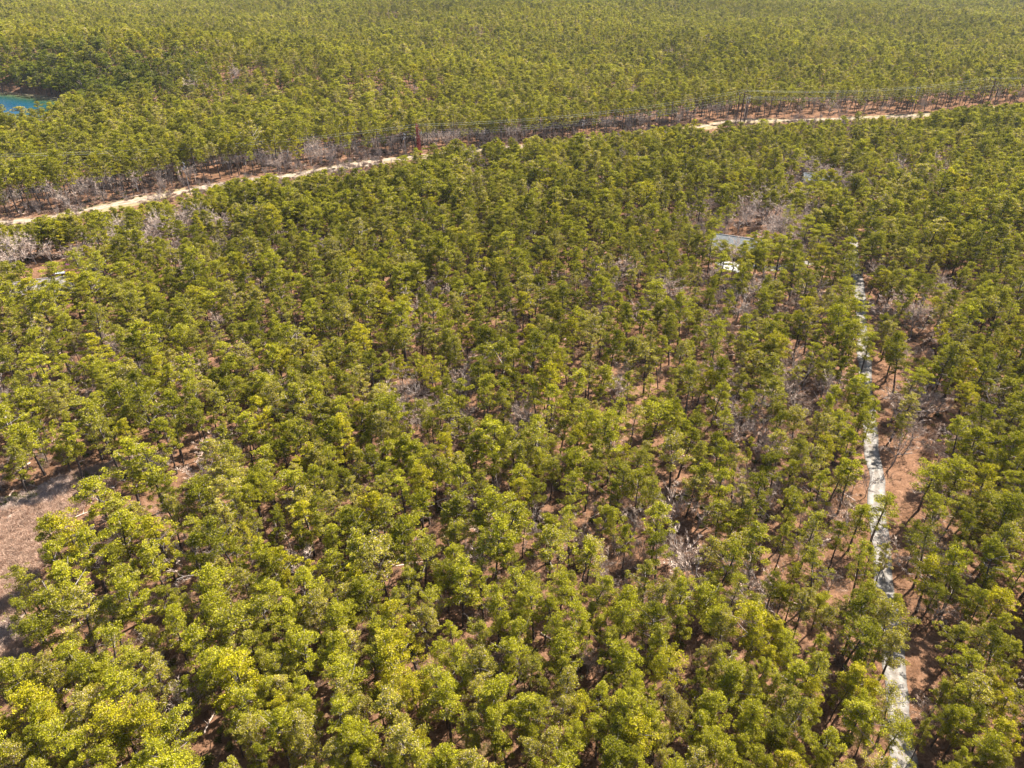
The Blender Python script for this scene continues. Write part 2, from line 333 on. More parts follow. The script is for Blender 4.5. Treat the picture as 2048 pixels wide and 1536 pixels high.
# ---------------------------------------------------------------- tree shapes
def rand_dirs(r, n):
    v = r.normal(size=(n, 3)); return v/np.linalg.norm(v, axis=1)[:, None]
def add_tufts(b, r, C, nrm, size, mi, tone, asp=2.6):
    n = len(C)
    d = rand_dirs(r, n)+nrm*0.7; d /= np.linalg.norm(d, axis=1)[:, None]      # tuft axis
    s = np.cross(d, rand_dirs(r, n)); s /= np.linalg.norm(s, axis=1)[:, None]+1e-9
    L = (size*r.uniform(0.6, 1.35, n))[:, None]; W = L/asp
    V = np.stack([C-d*L*.5-s*W*.35, C-d*L*.5+s*W*.35, C+d*L*.5+s*W*.55, C+d*L*.5-s*W*.55], 1).reshape(-1, 3)
    F = np.arange(4*n).reshape(n, 4); b.add(V, F, mi, tone)
def pine_shape(seed, n_tuft, size, H=12.5, cr=2.5, n_limb=20, dens=1.0, lean=0.5, crown0=0.46, flat=0.5):
    """returns (trunk builder, crown builder)"""
    r = np.random.default_rng(seed)
    tb, cb = MB(), MB()
    hs = np.linspace(0, 1, 8); lx, ly = r.normal(0, lean, 2)
    wob = np.cumsum(r.normal(0, .12, (8, 2)), 0)
    TP = np.column_stack([lx*hs**1.5+wob[:, 0]*hs, ly*hs**1.5+wob[:, 1]*hs, hs*H*0.97-0.3*(hs == 0)])
    r0 = 0.15+0.006*H
    tb.tube(TP, r0*(1-0.82*hs), 6)
    def tp(h): return np.array([np.interp(h, hs, TP[:, k]) for k in range(3)])
    pads = []
    asym = r.uniform(0, 6.28); ga = r.uniform(0, 6.28)
    for i in range(n_limb):
        f = (i+r.uniform(0, .9))/n_limb; h = crown0+(0.985-crown0)*f
        prof = (np.sin(np.pi*min(1, 0.20+0.80*f))**0.65)*(1-0.35*f**3)
        ga += 2.4+r.normal(0, .35)
        L = cr*max(0.22, prof)*r.uniform(0.62, 1.12)*(1+0.22*math.cos(ga-asym))
        p0 = tp(h*0.985); up = r.uniform(0.05, 0.40)+0.45*f
        d = np.array([math.cos(ga), math.sin(ga), up])
        q = np.array([0, .5, 1.0]); P = p0+np.outer(q*L, d)+np.outer(q**2*L*0.12, [0, 0, 1])+np.vstack([np.zeros(3), r.normal(0, .1, (2, 3))])
        tb.tube(P, np.array([.06, .04, .018])*(1.3-0.6*f), 3, int(r.uniform() < .55), r.uniform(.3, 1))
        for k in range(r.integers(3, 6)):
            u = r.uniform(0.35, 1.10); c = p0+d*L*u+r.normal(0, .34, 3)*np.array([1, 1, .7]); pads.append((c, r.uniform(.30, .68)))
    top = tp(0.99)
    for k in range(4): pads.append((top+r.normal(0, .45, 3)*np.array([1, 1, .7])-np.array([0, 0, .2]), r.uniform(.3, .6)))
    for i in range(7):                                          # dead lower branches
        h = r.uniform(0.22, crown0+.08); g = r.uniform(0, 6.28); p0 = tp(h); L = r.uniform(.5, 1.6)
        tb.tube([p0, p0+np.array([math.cos(g)*L, math.sin(g)*L, r.uniform(-.3, .5)*L])], [.035, .01], 3, 1, .7, False)
    wts = np.array([p[1]**2 for p in pads]); wts /= wts.sum()
    cnt = r.multinomial(int(n_tuft*dens), wts)
    for (c, pr_), k in zip(pads, cnt):
        if k == 0: continue
        dv = rand_dirs(r, k); rad = pr_*r.uniform(0.35, 1.08, k)**0.6
        dv[:, 2] = np.abs(dv[:, 2])*0.95-0.28*(r.uniform(size=k) < .35)
        C = c+dv*rad[:, None]*np.array([1.1, 1.1, flat+.12])
        tn = np.clip(r.normal(0.5, .10)+r.normal(0, .19, k), 0, .88); tn = np.where(r.uniform(size=k) < .07, r.uniform(.9, 1, k), tn)
        add_tufts(cb, r, C, dv*np.array([1, 1, 1.3]), size, 0, tn)
    return tb, cb
def bare_shape(seed, H=9.0, cr=2.6, n1=9, depth=3, n_twig=500, tw=0.028):
    r = np.random.default_rng(seed); tb, cb = MB(), MB()
    hs = np.linspace(0, 1, 5); fork = r.uniform(.25, .45)*H
    TP = np.column_stack([np.cumsum(r.normal(0, .10, 5)), np.cumsum(r.normal(0, .10, 5)), hs*fork-.2*(hs == 0)])
    tb.tube(TP, 0.17*(1-0.35*hs)*H/9, 6, 0, .6)
    tips = []
    def grow(p, d, L, rad, lev):
        n = 3; P = [p]; dd = d.copy()
        for i in range(n):
            dd = dd+r.normal(0, .16, 3)+np.array([0, 0, .06]); dd /= np.linalg.norm(dd); P.append(P[-1]+dd*L/n)
        tb.tube(P, np.linspace(rad, rad*.5, n+1), 4 if lev < 2 else 3, 0, r.uniform(.5, 1), False)
        if lev >= depth: tips.extend([(P[1], dd), (P[2], dd), (P[3], dd)]); return
        for k in range(r.integers(3, 5)):
            q = P[r.integers(1, n+1)]; nd_ = dd+rand_dirs(r, 1)[0]*.85+np.array([0, 0, .12]); nd_ /= np.linalg.norm(nd_)
            grow(q, nd_, L*r.uniform(.55, .8), rad*.5, lev+1)
    for k in range(n1):
        g = k*2.4+r.uniform(0, 1); sp = r.uniform(.35, 1.0)*cr/2.6
        d = np.array([math.cos(g)*sp, math.sin(g)*sp, 1.0]); d /= np.linalg.norm(d)
        grow(TP[r.integers(2, 5)], d, (H-fork)*r.uniform(.42, .62), .075*H/9, 1)
    T = np.array([t[0] for t in tips]); D = np.array([t[1] for t in tips])
    i = r.integers(0, len(T), n_twig)
    d = D[i]+rand_dirs(r, n_twig)*.9+np.array([0, 0, .2]); d /= np.linalg.norm(d, axis=1)[:, None]
    L = r.uniform(.35, 1.0, n_twig)[:, None]; s = np.cross(d, rand_dirs(r, n_twig)); s /= np.linalg.norm(s, axis=1)[:, None]
    c = T[i]+r.normal(0, .12, (n_twig, 3))
    V = np.stack([c-s*tw, c+s*tw, c+d*L+s*tw*.3], 1).reshape(-1, 3); q = np.arange(3*n_twig).reshape(n_twig, 3)
    cb.add(V, np.column_stack([q, q[:, 2]]), 0, np.clip(r.normal(.55, .22, n_twig), 0, 1))
    return tb, cb
def bush_shape(seed, n=260, rad=0.9, h=0.8, size=.16, green=False):
    r = np.random.default_rng(seed); b = MB()
    if green:
        dv = rand_dirs(r, n); dv[:, 2] = np.abs(dv[:, 2]); C = dv*r.uniform(.4, 1, (n, 1))*np.array([rad, rad, h])
        add_tufts(b, r, C, dv, size, 0, np.clip(r.normal(.5, .25, n), 0, 1))
    else:
        base = r.normal(0, rad*.3, (n, 3)); base[:, 2] = 0
        d = rand_dirs(r, n)*.9; d[:, 2] = np.abs(d[:, 2])+.5; d /= np.linalg.norm(d, axis=1)[:, None]
        p1 = base+d*r.uniform(.3, .9, (n, 1))*np.array([rad, rad, h]); d2 = d+rand_dirs(r, n)*.7; L = r.uniform(.2, .6, (n, 1))*rad
        s = np.cross(d2, rand_dirs(r, n)); s /= np.linalg.norm(s, axis=1)[:, None]; t = .02
        V = np.stack([p1-s*t, p1+s*t, p1+d2*L], 1).reshape(-1, 3); q = np.arange(3*n).reshape(n, 3)
        b.add(V, np.column_stack([q, q[:, 2]]), 0, np.clip(r.normal(.5, .25, n), 0, 1))
        s = np.cross(d, rand_dirs(r, n)); s /= np.linalg.norm(s, axis=1)[:, None]
        V = np.stack([base-s*t, base+s*t, p1], 1).reshape(-1, 3); b.add(V, np.column_stack([q, q[:, 2]]), 0, np.clip(r.normal(.3, .2, n), 0, 1))
    return b
def merge(tb, cb, k):                                    # trunk and crown in one mesh for the mass
    for v, f, m, t, off in zip(cb.v, cb.f, cb.m, cb.tone, [0]*len(cb.v)):
        tb.v.append(v); tb.f.append(f+tb.n); tb.m.append(m+k); tb.tone.append(t)
    tb.n += cb.n; return tb
NV = 16
specs = []
for k in range(NV):
    r_ = np.random.default_rng(100+k)
    specs.append(dict(seed=500+k, H=13.2*r_.uniform(.90, 1.10), cr=3.0*r_.uniform(.85, 1.12), n_limb=int(r_.integers(20, 30)), lean=r_.uniform(.2, .9), crown0=r_.uniform(.30, .50), flat=r_.uniform(.4, .7), dens=float(r_.uniform(.65, 1.1))))
pine_meshes = []
for k, s in enumerate(specs):
    tb, cb = pine_shape(n_tuft=9500, size=.175, **s)
    pine_meshes.append((tb.mesh('trunk', [M['bark'], M['grey_bark']]), cb.mesh('crown', [M['needles']])))
bare_meshes = []
for k in range(5):
    tb, cb = bare_shape(900+k, n1=7+k % 3, H=8.5+k*.4, cr=2.4+.2*k, n_twig=1100)
    bare_meshes.append((tb.mesh('trunk', [M['grey_bark']]), cb.mesh('crown', [M['twig']])))

PROTO = bpy.data.collections.new('mass_shapes')
proto_names = []
def proto(name, b, mats):
    o = bpy.data.objects.new(name, b.mesh(name, mats)); PROTO.objects.link(o); proto_names.append(name)
for k, s in enumerate(specs):                            # 00-09 near
    tb, cb = pine_shape(n_tuft=8000, size=.195, **s); proto('mass_%02d' % k, merge(tb, cb, 2), [M['bark'], M['grey_bark'], M['needles_mass']])
for k, s in enumerate(specs):                            # 10-19 middle
    tb, cb = pine_shape(n_tuft=4000, size=.29, **s); proto('mass_%02d' % (NV+k), merge(tb, cb, 2), [M['bark'], M['grey_bark'], M['needles_mass']])
for k, s in enumerate(specs):                            # 20-29 far
    tb, cb = pine_shape(n_tuft=1600, size=.46, **s); proto('mass_%02d' % (2*NV+k), merge(tb, cb, 2), [M['bark'], M['grey_bark'], M['needles_mass']])
for k in range(5):                                       # 30-34 bare trees
    tb, cb = bare_shape(900+k, n1=7+k % 3, H=8.5+k*.4, cr=2.4+.2*k, n_twig=700, tw=.04, depth=2+(k % 2)); proto('mass_%02d' % (3*NV+k), merge(tb, cb, 1), [M['grey_bark'], M['twig_mass']])
for k in range(3): proto('mass_%02d' % (3*NV+5+k), bush_shape(40+k, 240), [M['twig_mass']])
for k in range(3): proto('mass_%02d' % (3*NV+8+k), bush_shape(60+k, 260, .8, .6, .2, True), [M['bush_mass']])

for k in range(2):
    r_ = np.random.default_rng(80+k); b = MB(); L = 3.2+k*1.6
    b.tube([(-L/2, 0, .12), (0, r_.normal(0, .1), .2), (L/2, 0, .16)], [.13, .11, .05], 6, 0, .9)
    for q in range(9):
        u = r_.uniform(-.1, .5)*L; g = r_.uniform(0, 6.28); l_ = r_.uniform(.4, 1.3)
        b.tube([(u, 0, .15), (u+.5*l_, math.cos(g)*l_, .2+abs(math.sin(g))*l_)], [.035, .01], 3, 0, .8, False)
    proto('mass_%02d' % (3*NV+11+k), b, [M['twig_mass']])
for k in range(4):
    b0 = dict(seed=640+k, H=14.2+.3*k, cr=2.35, n_limb=16, lean=.7, crown0=.62, flat=.5)
    tb, cb = pine_shape(n_tuft=3000, size=.27, **b0); proto('mass_%02d' % (3*NV+13+k), merge(tb, cb, 2), [M['bark'], M['grey_bark'], M['needles_mass']])
for k in range(2):
    r_ = np.random.default_rng(88+k); b = MB(); H_ = 9.5-k*1.5
    P_ = np.array([(0, 0, -.3), (.1, .1, 3), (.3, 0, 6), (.5, .3, H_)]); b.tube(P_, [.17, .14, .10, .03], 6, 0, .85)
    for q in range(22):
        h_ = r_.uniform(.3, .97)*H_; g = r_.uniform(0, 6.28); l_ = r_.uniform(.5, 1.8)*(1.2-h_/H_*.7); p0 = np.array([np.interp(h_, P_[:, 2], P_[:, c_]) for c_ in range(3)])
        p1 = p0+np.array([math.cos(g)*l_, math.sin(g)*l_, r_.uniform(-.1, .6)*l_]); b.tube([p0, p1], [.045, .012], 3, 0, .8, False)
        for z_ in range(2): b.tube([(p0+p1)/2, (p0+p1)/2+r_.normal(0, .4, 3)], [.02, .008], 3, 0, .7, False)
    proto('mass_%02d' % (3*NV+17+k), b, [M['twig_mass']])
def scatter(name, P, idx, rot, scl, tint, label, cat):
    me = bpy.data.meshes.new(name); n = len(P)
    me.vertices.add(n); me.vertices.foreach_set('co', np.asarray(P, np.float32).ravel())
    def attr(nm, typ, key, val): a_ = me.attributes.new(nm, typ, 'POINT'); a_.data.foreach_set(key, np.ascontiguousarray(val).ravel())
    attr('idx', 'INT', 'value', np.asarray(idx, np.int32)); attr('rot', 'FLOAT_VECTOR', 'vector', np.asarray(rot, np.float32))
    attr('scl', 'FLOAT_VECTOR', 'vector', np.asarray(scl, np.float32))
    attr('tint', 'FLOAT_COLOR', 'color', np.column_stack([tint, np.ones(n)]).astype(np.float32))
    o = bpy.data.objects.new(name, me); COL.objects.link(o)
    g = bpy.data.node_groups.new(name+'_nodes', 'GeometryNodeTree')
    g.interface.new_socket('Geometry', in_out='INPUT', socket_type='NodeSocketGeometry'); g.interface.new_socket('Geometry', in_out='OUTPUT', socket_type='NodeSocketGeometry')
    gi, go = g.nodes.new('NodeGroupInput'), g.nodes.new('NodeGroupOutput')
    ci = g.nodes.new('GeometryNodeCollectionInfo'); ci.inputs['Collection'].default_value = PROTO
    ci.inputs['Separate Children'].default_value = True; ci.inputs['Reset Children'].default_value = True
    ip = g.nodes.new('GeometryNodeInstanceOnPoints'); ip.inputs['Pick Instance'].default_value = True
    def na(nm, typ): a_ = g.nodes.new('GeometryNodeInputNamedAttribute'); a_.data_type = typ; a_.inputs['Name'].default_value = nm; return a_.outputs['Attribute']
    g.links.new(gi.outputs[0], ip.inputs['Points']); g.links.new(ci.outputs[0], ip.inputs['Instance'])
    g.links.new(na('idx', 'INT'), ip.inputs['Instance Index'])
    er = g.nodes.new('FunctionNodeEulerToRotation'); g.links.new(na('rot', 'FLOAT_VECTOR'), er.inputs[0]); g.links.new(er.outputs[0], ip.inputs['Rotation'])
    g.links.new(na('scl', 'FLOAT_VECTOR'), ip.inputs['Scale']); g.links.new(ip.outputs[0], go.inputs[0])
    md = o.modifiers.new('scatter', 'NODES'); md.node_group = g
    return tag(o, label, cat, kind='stuff')

# ---------------------------------------------------------------- tree tones
TONES = {'d': (0.60, 0.64, 0.55), 'o': (0.88, 0.90, 1.0), 'g': (1.02, 1.06, 0.85), 'y': (1.14, 1.11, 0.7), 'p': (1.12, 1.08, 1.9)}
WORDS = {'d': 'dark green', 'o': 'olive green', 'g': 'fresh green', 'y': 'bright yellow green', 'p': 'pale grey green'}
#ANNOT_BEGIN
NEAR_A = """20,5,12,o 48,8,16,g 18,22,11,d 44,24,17,o 33,38,13,d 63,35,16,p 84,27,13,o 97,6,13,o 108,22,15,g 128,15,10,o 118,35,8,o 143,17,9,o 137,35,13,g 168,10,17,g 193,4,10,p 176,28,15,g 195,24,12,o 184,40,17,o 153,50,15,g 200,50,12,o 57,56,14,g 84,54,15,g 50,47,9,d 45,62,8,o 8,70,15,g 30,68,11,p 13,80,13,g 38,80,13,p 60,72,14,d 75,70,12,g 108,66,13,g 96,78,14,g 122,79,11,p 70,86,8,y 103,90,16,g 173,60,14,g 180,70,14,g 163,74,12,o 140,83,9,d 188,88,20,y 188,100,14,g 20,97,17,y 36,105,15,g 5,110,10,y 66,98,14,p 64,110,13,p 41,115,12,y 93,108,17,y 116,102,11,o 108,122,17,y 90,122,10,g 60,125,10,p 130,128,16,g 5,122,9,g 25,130,13,d 45,130,16,g 8,140,12,p 88,138,15,g 125,142,14,g 30,145,13,o 57,142,12,g 148,147,11,g 112,150,11,g 78,149,9,g 198,125,13,p 196,112,10,g 182,112,9,d 202,142,10,d"""
NEAR_B = """3,3,8,g 11,17,14,g 22,27,13,g 10,35,14,o 5,42,9,d 38,7,14,g 27,13,8,g 45,22,14,p 57,10,9,o 43,30,8,p 74,13,11,p 70,26,13,g 68,38,13,g 88,8,13,g 90,20,12,d 107,17,10,o 108,30,12,y 105,41,12,g 132,33,10,p 118,3,10,o 140,13,10,g 163,8,15,g 180,2,9,g 126,48,13,y 157,43,9,g 174,39,11,o 193,25,13,g 200,33,9,g 33,42,12,g 24,52,11,g 38,60,13,g 12,60,10,g 18,70,11,o 4,65,10,o 3,55,8,g 55,50,9,d 62,52,12,g 75,48,11,p 90,48,9,p 92,60,10,o 104,55,14,g 145,57,10,g 158,60,12,g 68,66,13,g 78,75,16,g 107,73,18,y 110,84,12,y 127,72,9,y 147,74,13,g 160,72,11,g 182,58,9,g 178,72,13,p 187,64,8,g 201,63,6,g 20,84,12,p 8,85,10,g 37,86,11,g 5,95,8,o 42,97,11,g 23,96,10,y 32,103,9,g 68,92,12,p 75,98,10,p 97,88,9,d 110,98,15,p 129,90,11,y 150,88,12,g 153,100,14,g 175,85,10,p 190,90,12,g 195,102,17,g 135,100,8,o 16,112,15,g 34,118,13,p 36,131,12,p 18,122,9,o 68,115,15,g 72,127,14,g 90,128,14,g 65,135,11,p 115,115,12,p 114,126,16,p 130,128,10,y 135,138,12,g 165,112,11,o 172,121,8,o 190,117,11,g 200,120,10,g 82,148,11,g 43,152,9,g 113,148,9,g 152,143,15,g 172,146,16,p 63,149,9,g 145,150,9,d"""
NEAR_C = """6,8,12,g 22,5,10,o 18,18,12,g 5,20,10,g 27,23,10,g 40,12,12,g 50,5,9,o 65,10,12,g 64,20,8,o 87,22,14,g 95,17,8,y 88,34,12,g 72,27,9,g 3,30,8,d 8,38,11,g 47,35,12,g 57,44,10,g 37,41,10,g 108,22,8,o 118,20,11,p 113,35,13,d 123,45,11,o 137,15,13,g 138,28,10,g 165,15,13,g 163,3,9,o 178,5,9,g 170,28,11,g 170,38,11,p 195,18,9,o 195,35,17,y 192,50,11,y 5,52,12,g 14,65,10,o 22,60,6,o 38,56,15,g 37,67,10,g 76,48,10,o 84,52,11,d 92,57,7,g 107,53,9,g 92,67,15,g 83,75,10,o 125,70,13,y 116,64,9,g 161,52,8,p 152,57,6,p 176,70,15,g 180,82,14,g 197,70,9,g 163,66,6,o 197,84,9,o 43,82,13,p 27,79,6,o 70,90,11,g 100,85,10,g 100,95,13,g 112,88,7,g 135,92,9,p 150,80,8,d 13,97,15,g 8,104,10,g 20,108,11,o 40,105,11,p 60,104,12,y 70,112,12,g 52,114,9,g 91,110,14,g 116,105,13,g 108,113,10,d 133,100,8,p 160,97,12,g 168,107,13,g 155,105,7,g 190,108,12,g 198,112,9,g 185,117,12,g 15,118,9,g 32,125,13,p 22,135,11,p 47,125,11,g 80,123,14,d 100,127,15,y 88,138,14,d 102,141,10,g 118,116,8,o 122,128,8,p 143,120,12,g 150,132,11,g 168,130,13,g 128,140,11,g 150,148,12,p 172,143,13,g 190,128,10,g 198,138,8,g 38,145,12,g 22,150,10,g 188,148,7,o"""
NEAR_D = """5,5,9,d 15,3,8,g 33,8,9,p 22,8,7,g 30,18,9,p 45,12,9,g 48,23,9,p 70,14,10,d 84,8,9,g 88,14,8,p 104,14,8,g 100,32,15,p 104,48,12,p 72,30,14,d 70,45,15,d 83,50,9,d 5,40,11,y 5,53,9,y 14,40,8,g 22,52,11,g 20,62,8,g 42,52,9,g 45,65,13,o 78,63,8,d 72,75,13,y 62,82,8,o 85,82,9,y 25,78,14,g 38,85,9,y 3,75,8,g 10,98,12,o 18,108,15,o 10,115,12,d 24,122,10,g 74,100,10,g 73,108,15,g 83,112,9,g 101,102,13,p 105,115,12,g 47,128,12,g 37,105,7,g 5,140,9,g 20,142,13,y 40,138,9,g 92,145,12,p 108,150,11,g 60,149,11,p 180,16,14,y 170,20,10,d 190,30,8,g 155,42,12,o 175,42,8,p 197,48,9,g 190,55,13,d 164,66,13,g 180,70,9,p 190,75,9,g 145,80,8,g 168,90,16,p 152,93,9,g 147,103,10,d 160,108,12,g 187,85,8,y 197,95,10,y 182,108,10,d 188,122,14,y 175,130,12,g 190,138,12,o 165,145,9,g 150,148,8,g 130,115,6,o 133,8,9,d 150,5,9,d 165,12,8,g 200,70,6,y"""
BARE = """1530,405,26 1570,452,26 1612,452,22 1480,440,20 1545,472,22 1448,508,24 230,490,22 290,500,20 372,440,20 432,455,20 470,450,18 522,425,18 150,500,16 60,500,22 1500,425,30 1540,435,34 1590,430,30 1560,465,24 1470,512,22 270,478,24 320,465,24 352,455,18 402,440,22 25,505,28 500,435,15 1040,820,24 920,770,20 940,740,14 830,770,18 800,730,15 1500,815,28 1470,850,24 1340,590,24 1480,612,24 1650,600,18 1790,618,28 1830,640,28 1905,640,20 1800,560,18 1752,545,18 1880,590,24 1980,825,28 1940,850,24 1850,800,22 1822,838,18 1470,1196,16 1178,1310,20 1022,1012,16 1000,1040,18 1140,1062,20 922,985,20 1885,1200,24 1872,1405,16 942,322,20 1800,342,24 1868,352,20 1240,322,15 1600,395,18 1610,330,22 1640,345,20 370,1400,30 310,1270,12 1540,880,20 1240,900,16 1350,860,16 660,760,14 1900,900,20 1870,960,22 1660,1000,16 1640,1060,16"""
GAPS = """1130,955,40,26 1395,1015,50,28 1050,1075,40,24 1090,1130,40,20 960,945,26,16 1460,850,60,24 1040,825,28,14 830,775,26,14 1310,735,24,12 1840,640,50,36 1905,800,40,24 1860,900,44,44 1840,1010,30,40 1800,1110,34,36 1830,700,26,20 1500,445,70,26 1460,470,60,10 1660,625,30,16 100,545,80,24 60,520,40,20 300,920,70,16 180,790,30,16 470,650,30,10 150,660,30,14 190,600,26,10 1640,340,50,10 1590,375,24,10 1250,680,20,10 560,1080,20,10 700,700,20,8 600,640,24,8 1080,940,20,12 870,1010,18,10 1240,1100,26,12 1330,1180,26,10 480,800,22,10 1640,860,20,10 1620,740,16,8 1470,640,20,8 1330,690,16,8 1730,660,24,20 1780,750,30,30"""
MID = """1492,502,15,g 1536,512,20,g 1512,520,14,d 1480,522,9,y 1422,500,16,g 1437,545,22,g 1475,560,22,o 1560,505,18,g 1590,520,22,d 1640,480,26,g 1610,465,18,g 1580,440,14,g 105,560,22,g 165,540,28,g 145,590,26,y 66,602,26,y 190,580,24,g 110,615,24,g 15,600,22,g 210,545,22,g 230,600,26,o 40,560,12,p 1650,385,14,g 1640,360,16,g 1625,345,12,o 1600,400,16,g 1740,470,26,d 1735,500,18,d 842,325,17,g 870,318,14,d 800,332,14,g 895,308,12,g 925,306,12,g 107,1077,28,o 150,1065,34,y 205,1010,34,g 255,942,36,g 305,950,36,g 180,1105,30,g 240,1062,34,g 120,1130,30,g 300,832,34,d 250,820,34,d 342,842,30,d 180,850,32,o 140,890,26,g 60,880,28,g 20,852,28,g 212,872,24,o 1512,486,14,g 1536,492,16,g 1425,482,13,g 1490,513,13,g 1722,640,26,g 1708,672,24,o 1735,702,20,g 1725,792,26,g 1745,822,18,g 1700,620,22,o 1765,1015,26,g 1742,1118,18,g 1776,1100,14,p 1700,545,18,d 1690,500,20,g 1685,575,18,g"""
BAREZONE = "250,455,330,30,.5 20,500,60,30,.6 1560,440,120,45,.65 1460,520,60,25,.5 1340,590,60,25,.4 1640,350,110,35,.5 1820,350,120,30,.35 1820,640,110,50,.5 1870,820,110,60,.4 1180,320,160,18,.35 1500,830,90,40,.35 1040,825,60,25,.4 850,760,90,40,.3 1650,600,60,30,.4 1700,250,160,16,.35 1290,400,60,30,.25 1500,300,80,20,.3 700,450,120,30,.12 950,330,60,16,.5 1830,1200,80,120,.3 1650,1040,40,40,.4"
#ANNOT_END
def parse(s, ox, oy):
    return [(ox+float(a_)*10/3.979, oy+float(b_)*10/3.979, float(c_)*10/3.979, d_) for a_, b_, c_, d_ in (q.split(',') for q in s.split())]
near = parse(NEAR_A, 0, 1150)+parse(NEAR_B, 512, 1150)+parse(NEAR_C, 1024, 1150)+parse(NEAR_D, 1536, 1150)
ZC = 10.0
near_pts = []                                            # placed pines: x, y, crown radius in metres, tone, photo x, photo y
for px, py, rp, tn in near:
    x, y = at(px, py, ZC); dep = pix(x, y, ZC)[2]
    near_pts.append((x, y, rp*dep/FPX, tn, px, py))
order = sorted(range(len(near_pts)), key=lambda i: -near[i][2])
singles = set(order[:300])
ORD = 'first second third fourth fifth sixth seventh eighth ninth tenth eleventh twelfth thirteenth fourteenth fifteenth sixteenth seventeenth eighteenth nineteenth'.split()+['twentieth']+['twenty '+q for q in 'first second third fourth fifth sixth seventh eighth ninth'.split()]
def lane_x(py): return float(np.interp(py, [q[1] for q in LANE_PX], [q[0] for q in LANE_PX]))
def place_labels(items, row_of, word_of, kindname):
    """items: (px, py, tone, relative size); counts each colour along each row from the bog, back from the lane, or past the lane"""
    out = [None]*len(items); groups = {}
    for i, (px, py, tn, rel) in enumerate(items):
        zone = 'past' if px > lane_x(py)+12 else ('bog' if px < lane_x(py)*.5 else 'lane'); groups.setdefault((row_of(py), tn, zone), []).append(i)
    for (row, tn, zone), ids in groups.items():
        ids.sort(key=lambda i: items[i][0] if zone != 'lane' else -items[i][0])
        for k, i in enumerate(ids):
            rel = items[i][3]; big = 'broad' if rel > 1.12 else ('slim' if rel < 0.88 else 'rounded')
            place = {'past': 'past the lane', 'bog': 'from the bog side', 'lane': 'back from the lane'}[zone]
            rw = 'lowest row' if row == 0 else f'{ORD[row]} row up'
            out[i] = f"{big} {word_of(tn)} {kindname}, {ORD[k]} of its colour {place}, {rw}" if tn else f"{big} leafless grey {kindname}, {ORD[k]} {place}, {rw} of bare oaks"
    return out
_ids = sorted(singles); PINE_LABELS = dict(zip(_ids, place_labels([(near_pts[i][4], near_pts[i][5], near_pts[i][3], near_pts[i][2]*1.12/2.9) for i in _ids], lambda py: int(min(max((1536-py)//62, 0), 5)), lambda t: WORDS[t], 'pine')))
for i in sorted(singles, key=lambda i: -near_pts[i][1]):
    x, y, rm, tn, px, py = near_pts[i]
    v = int(rng.integers(NV)); s = specs[v]
    ks = float(np.clip(rm*1.12/2.9, .5, 1.5)); kz = float(np.clip(0.5*ks+0.45, .72, 1.12))*rng.uniform(.94, 1.06)
    o = empty('pine_tree', (x, y, float(hgt(x, y))), rng.uniform(0, 6.28)); o.scale = (ks, ks*rng.uniform(.88, 1.12), kz); o.rotation_euler = (rng.normal(0, .045), rng.normal(0, .045), o.rotation_euler[2])
    lab = PINE_LABELS[i]
    tag(o, lab, 'pine tree', 'pines standing nearest in the woods')
    t1 = obj('trunk', pine_meshes[v][0], o); c1 = obj('crown', pine_meshes[v][1], o)
    j = rng.uniform(.88, 1.12); c_ = TONES[tn]; c1.color = (c_[0]*j, c_[1]*j, c_[2]*j, 1)
bare_pts = []
_bl = [tuple(map(float, q.split(','))) for q in BARE.split()]
_bl = place_labels([(q[0], q[1], '', q[2]*pix(*at(q[0], q[1], 5.5), 5.5)[2]/FPX/2.5) for q in _bl], lambda py: int((1536-py)//110), None, 'oak')
for q in BARE.split():
    px, py, rp = map(float, q.split(','))
    x, y = at(px, py, 5.5); dep = pix(x, y, 5.5)[2]; rm = rp*dep/FPX; bare_pts.append((x, y, rm))
    v = int(rng.integers(5)); ks = float(np.clip(rm/2.5, .6, 2.0))
    o = empty('bare_tree', (x, y, float(hgt(x, y))), rng.uniform(0, 6.28)); o.scale = (ks, ks, ks**.6)
    tag(o, _bl[len(bare_pts)-1], 'bare tree', 'leafless oaks among the pines')
    obj('trunk', bare_meshes[v][0], o); c1 = obj('crown', bare_meshes[v][1], o); j = rng.uniform(.85, 1.2); c1.color = (j*1.5, j*1.35, j*1.24, 1)

# ---------------------------------------------------------------- the forest mass
def poisson(x0, x1, y0, y1, rfun, n_try, seed):
    """dart throwing on a hash grid with a distance that may grow with place"""
    r = np.random.default_rng(seed); X = r.uniform(x0, x1, n_try); Y = r.uniform(y0, y1, n_try)
    rad = rfun(X, Y); cell = 6.0; grid = {}; keep = []
    for k in range(n_try):
        x, y, q = X[k], Y[k], rad[k]; gx, gy = int(x//cell), int(y//cell); ok = True
        for i in (gx-1, gx, gx+1):
            for j in (gy-1, gy, gy+1):
                for m_ in grid.get((i, j), ()):
                    if (X[m_]-x)**2+(Y[m_]-y)**2 < q*q: ok = False; break
                if not ok: break
            if not ok: break
        if ok: grid.setdefault((gx, gy), []).append(k); keep.append(k)
    return X[keep], Y[keep]
def vnoise(x, y, s, seed):
    r = np.random.default_rng(seed); ph = r.uniform(0, 6.28, 8); an = r.uniform(0, 6.28, 8); fr = r.uniform(.6, 1.6, 8)
    return sum(np.sin((x*np.cos(a_)+y*np.sin(a_))/s*f_+p_) for a_, f_, p_ in zip(an, fr, ph))/4.0
def seg_dist(P, x, y):
    best = np.full(len(x), 1e9)
    for p in P[::2]: best = np.minimum(best, (x-p[0])**2+(y-p[1])**2)
    return np.sqrt(best)
def signed_side(P, x, y):                                # >0 beyond the track (further from the camera)
    i = np.argsort(P[:, 0]); return y-np.interp(x, P[i, 0], P[i, 1])
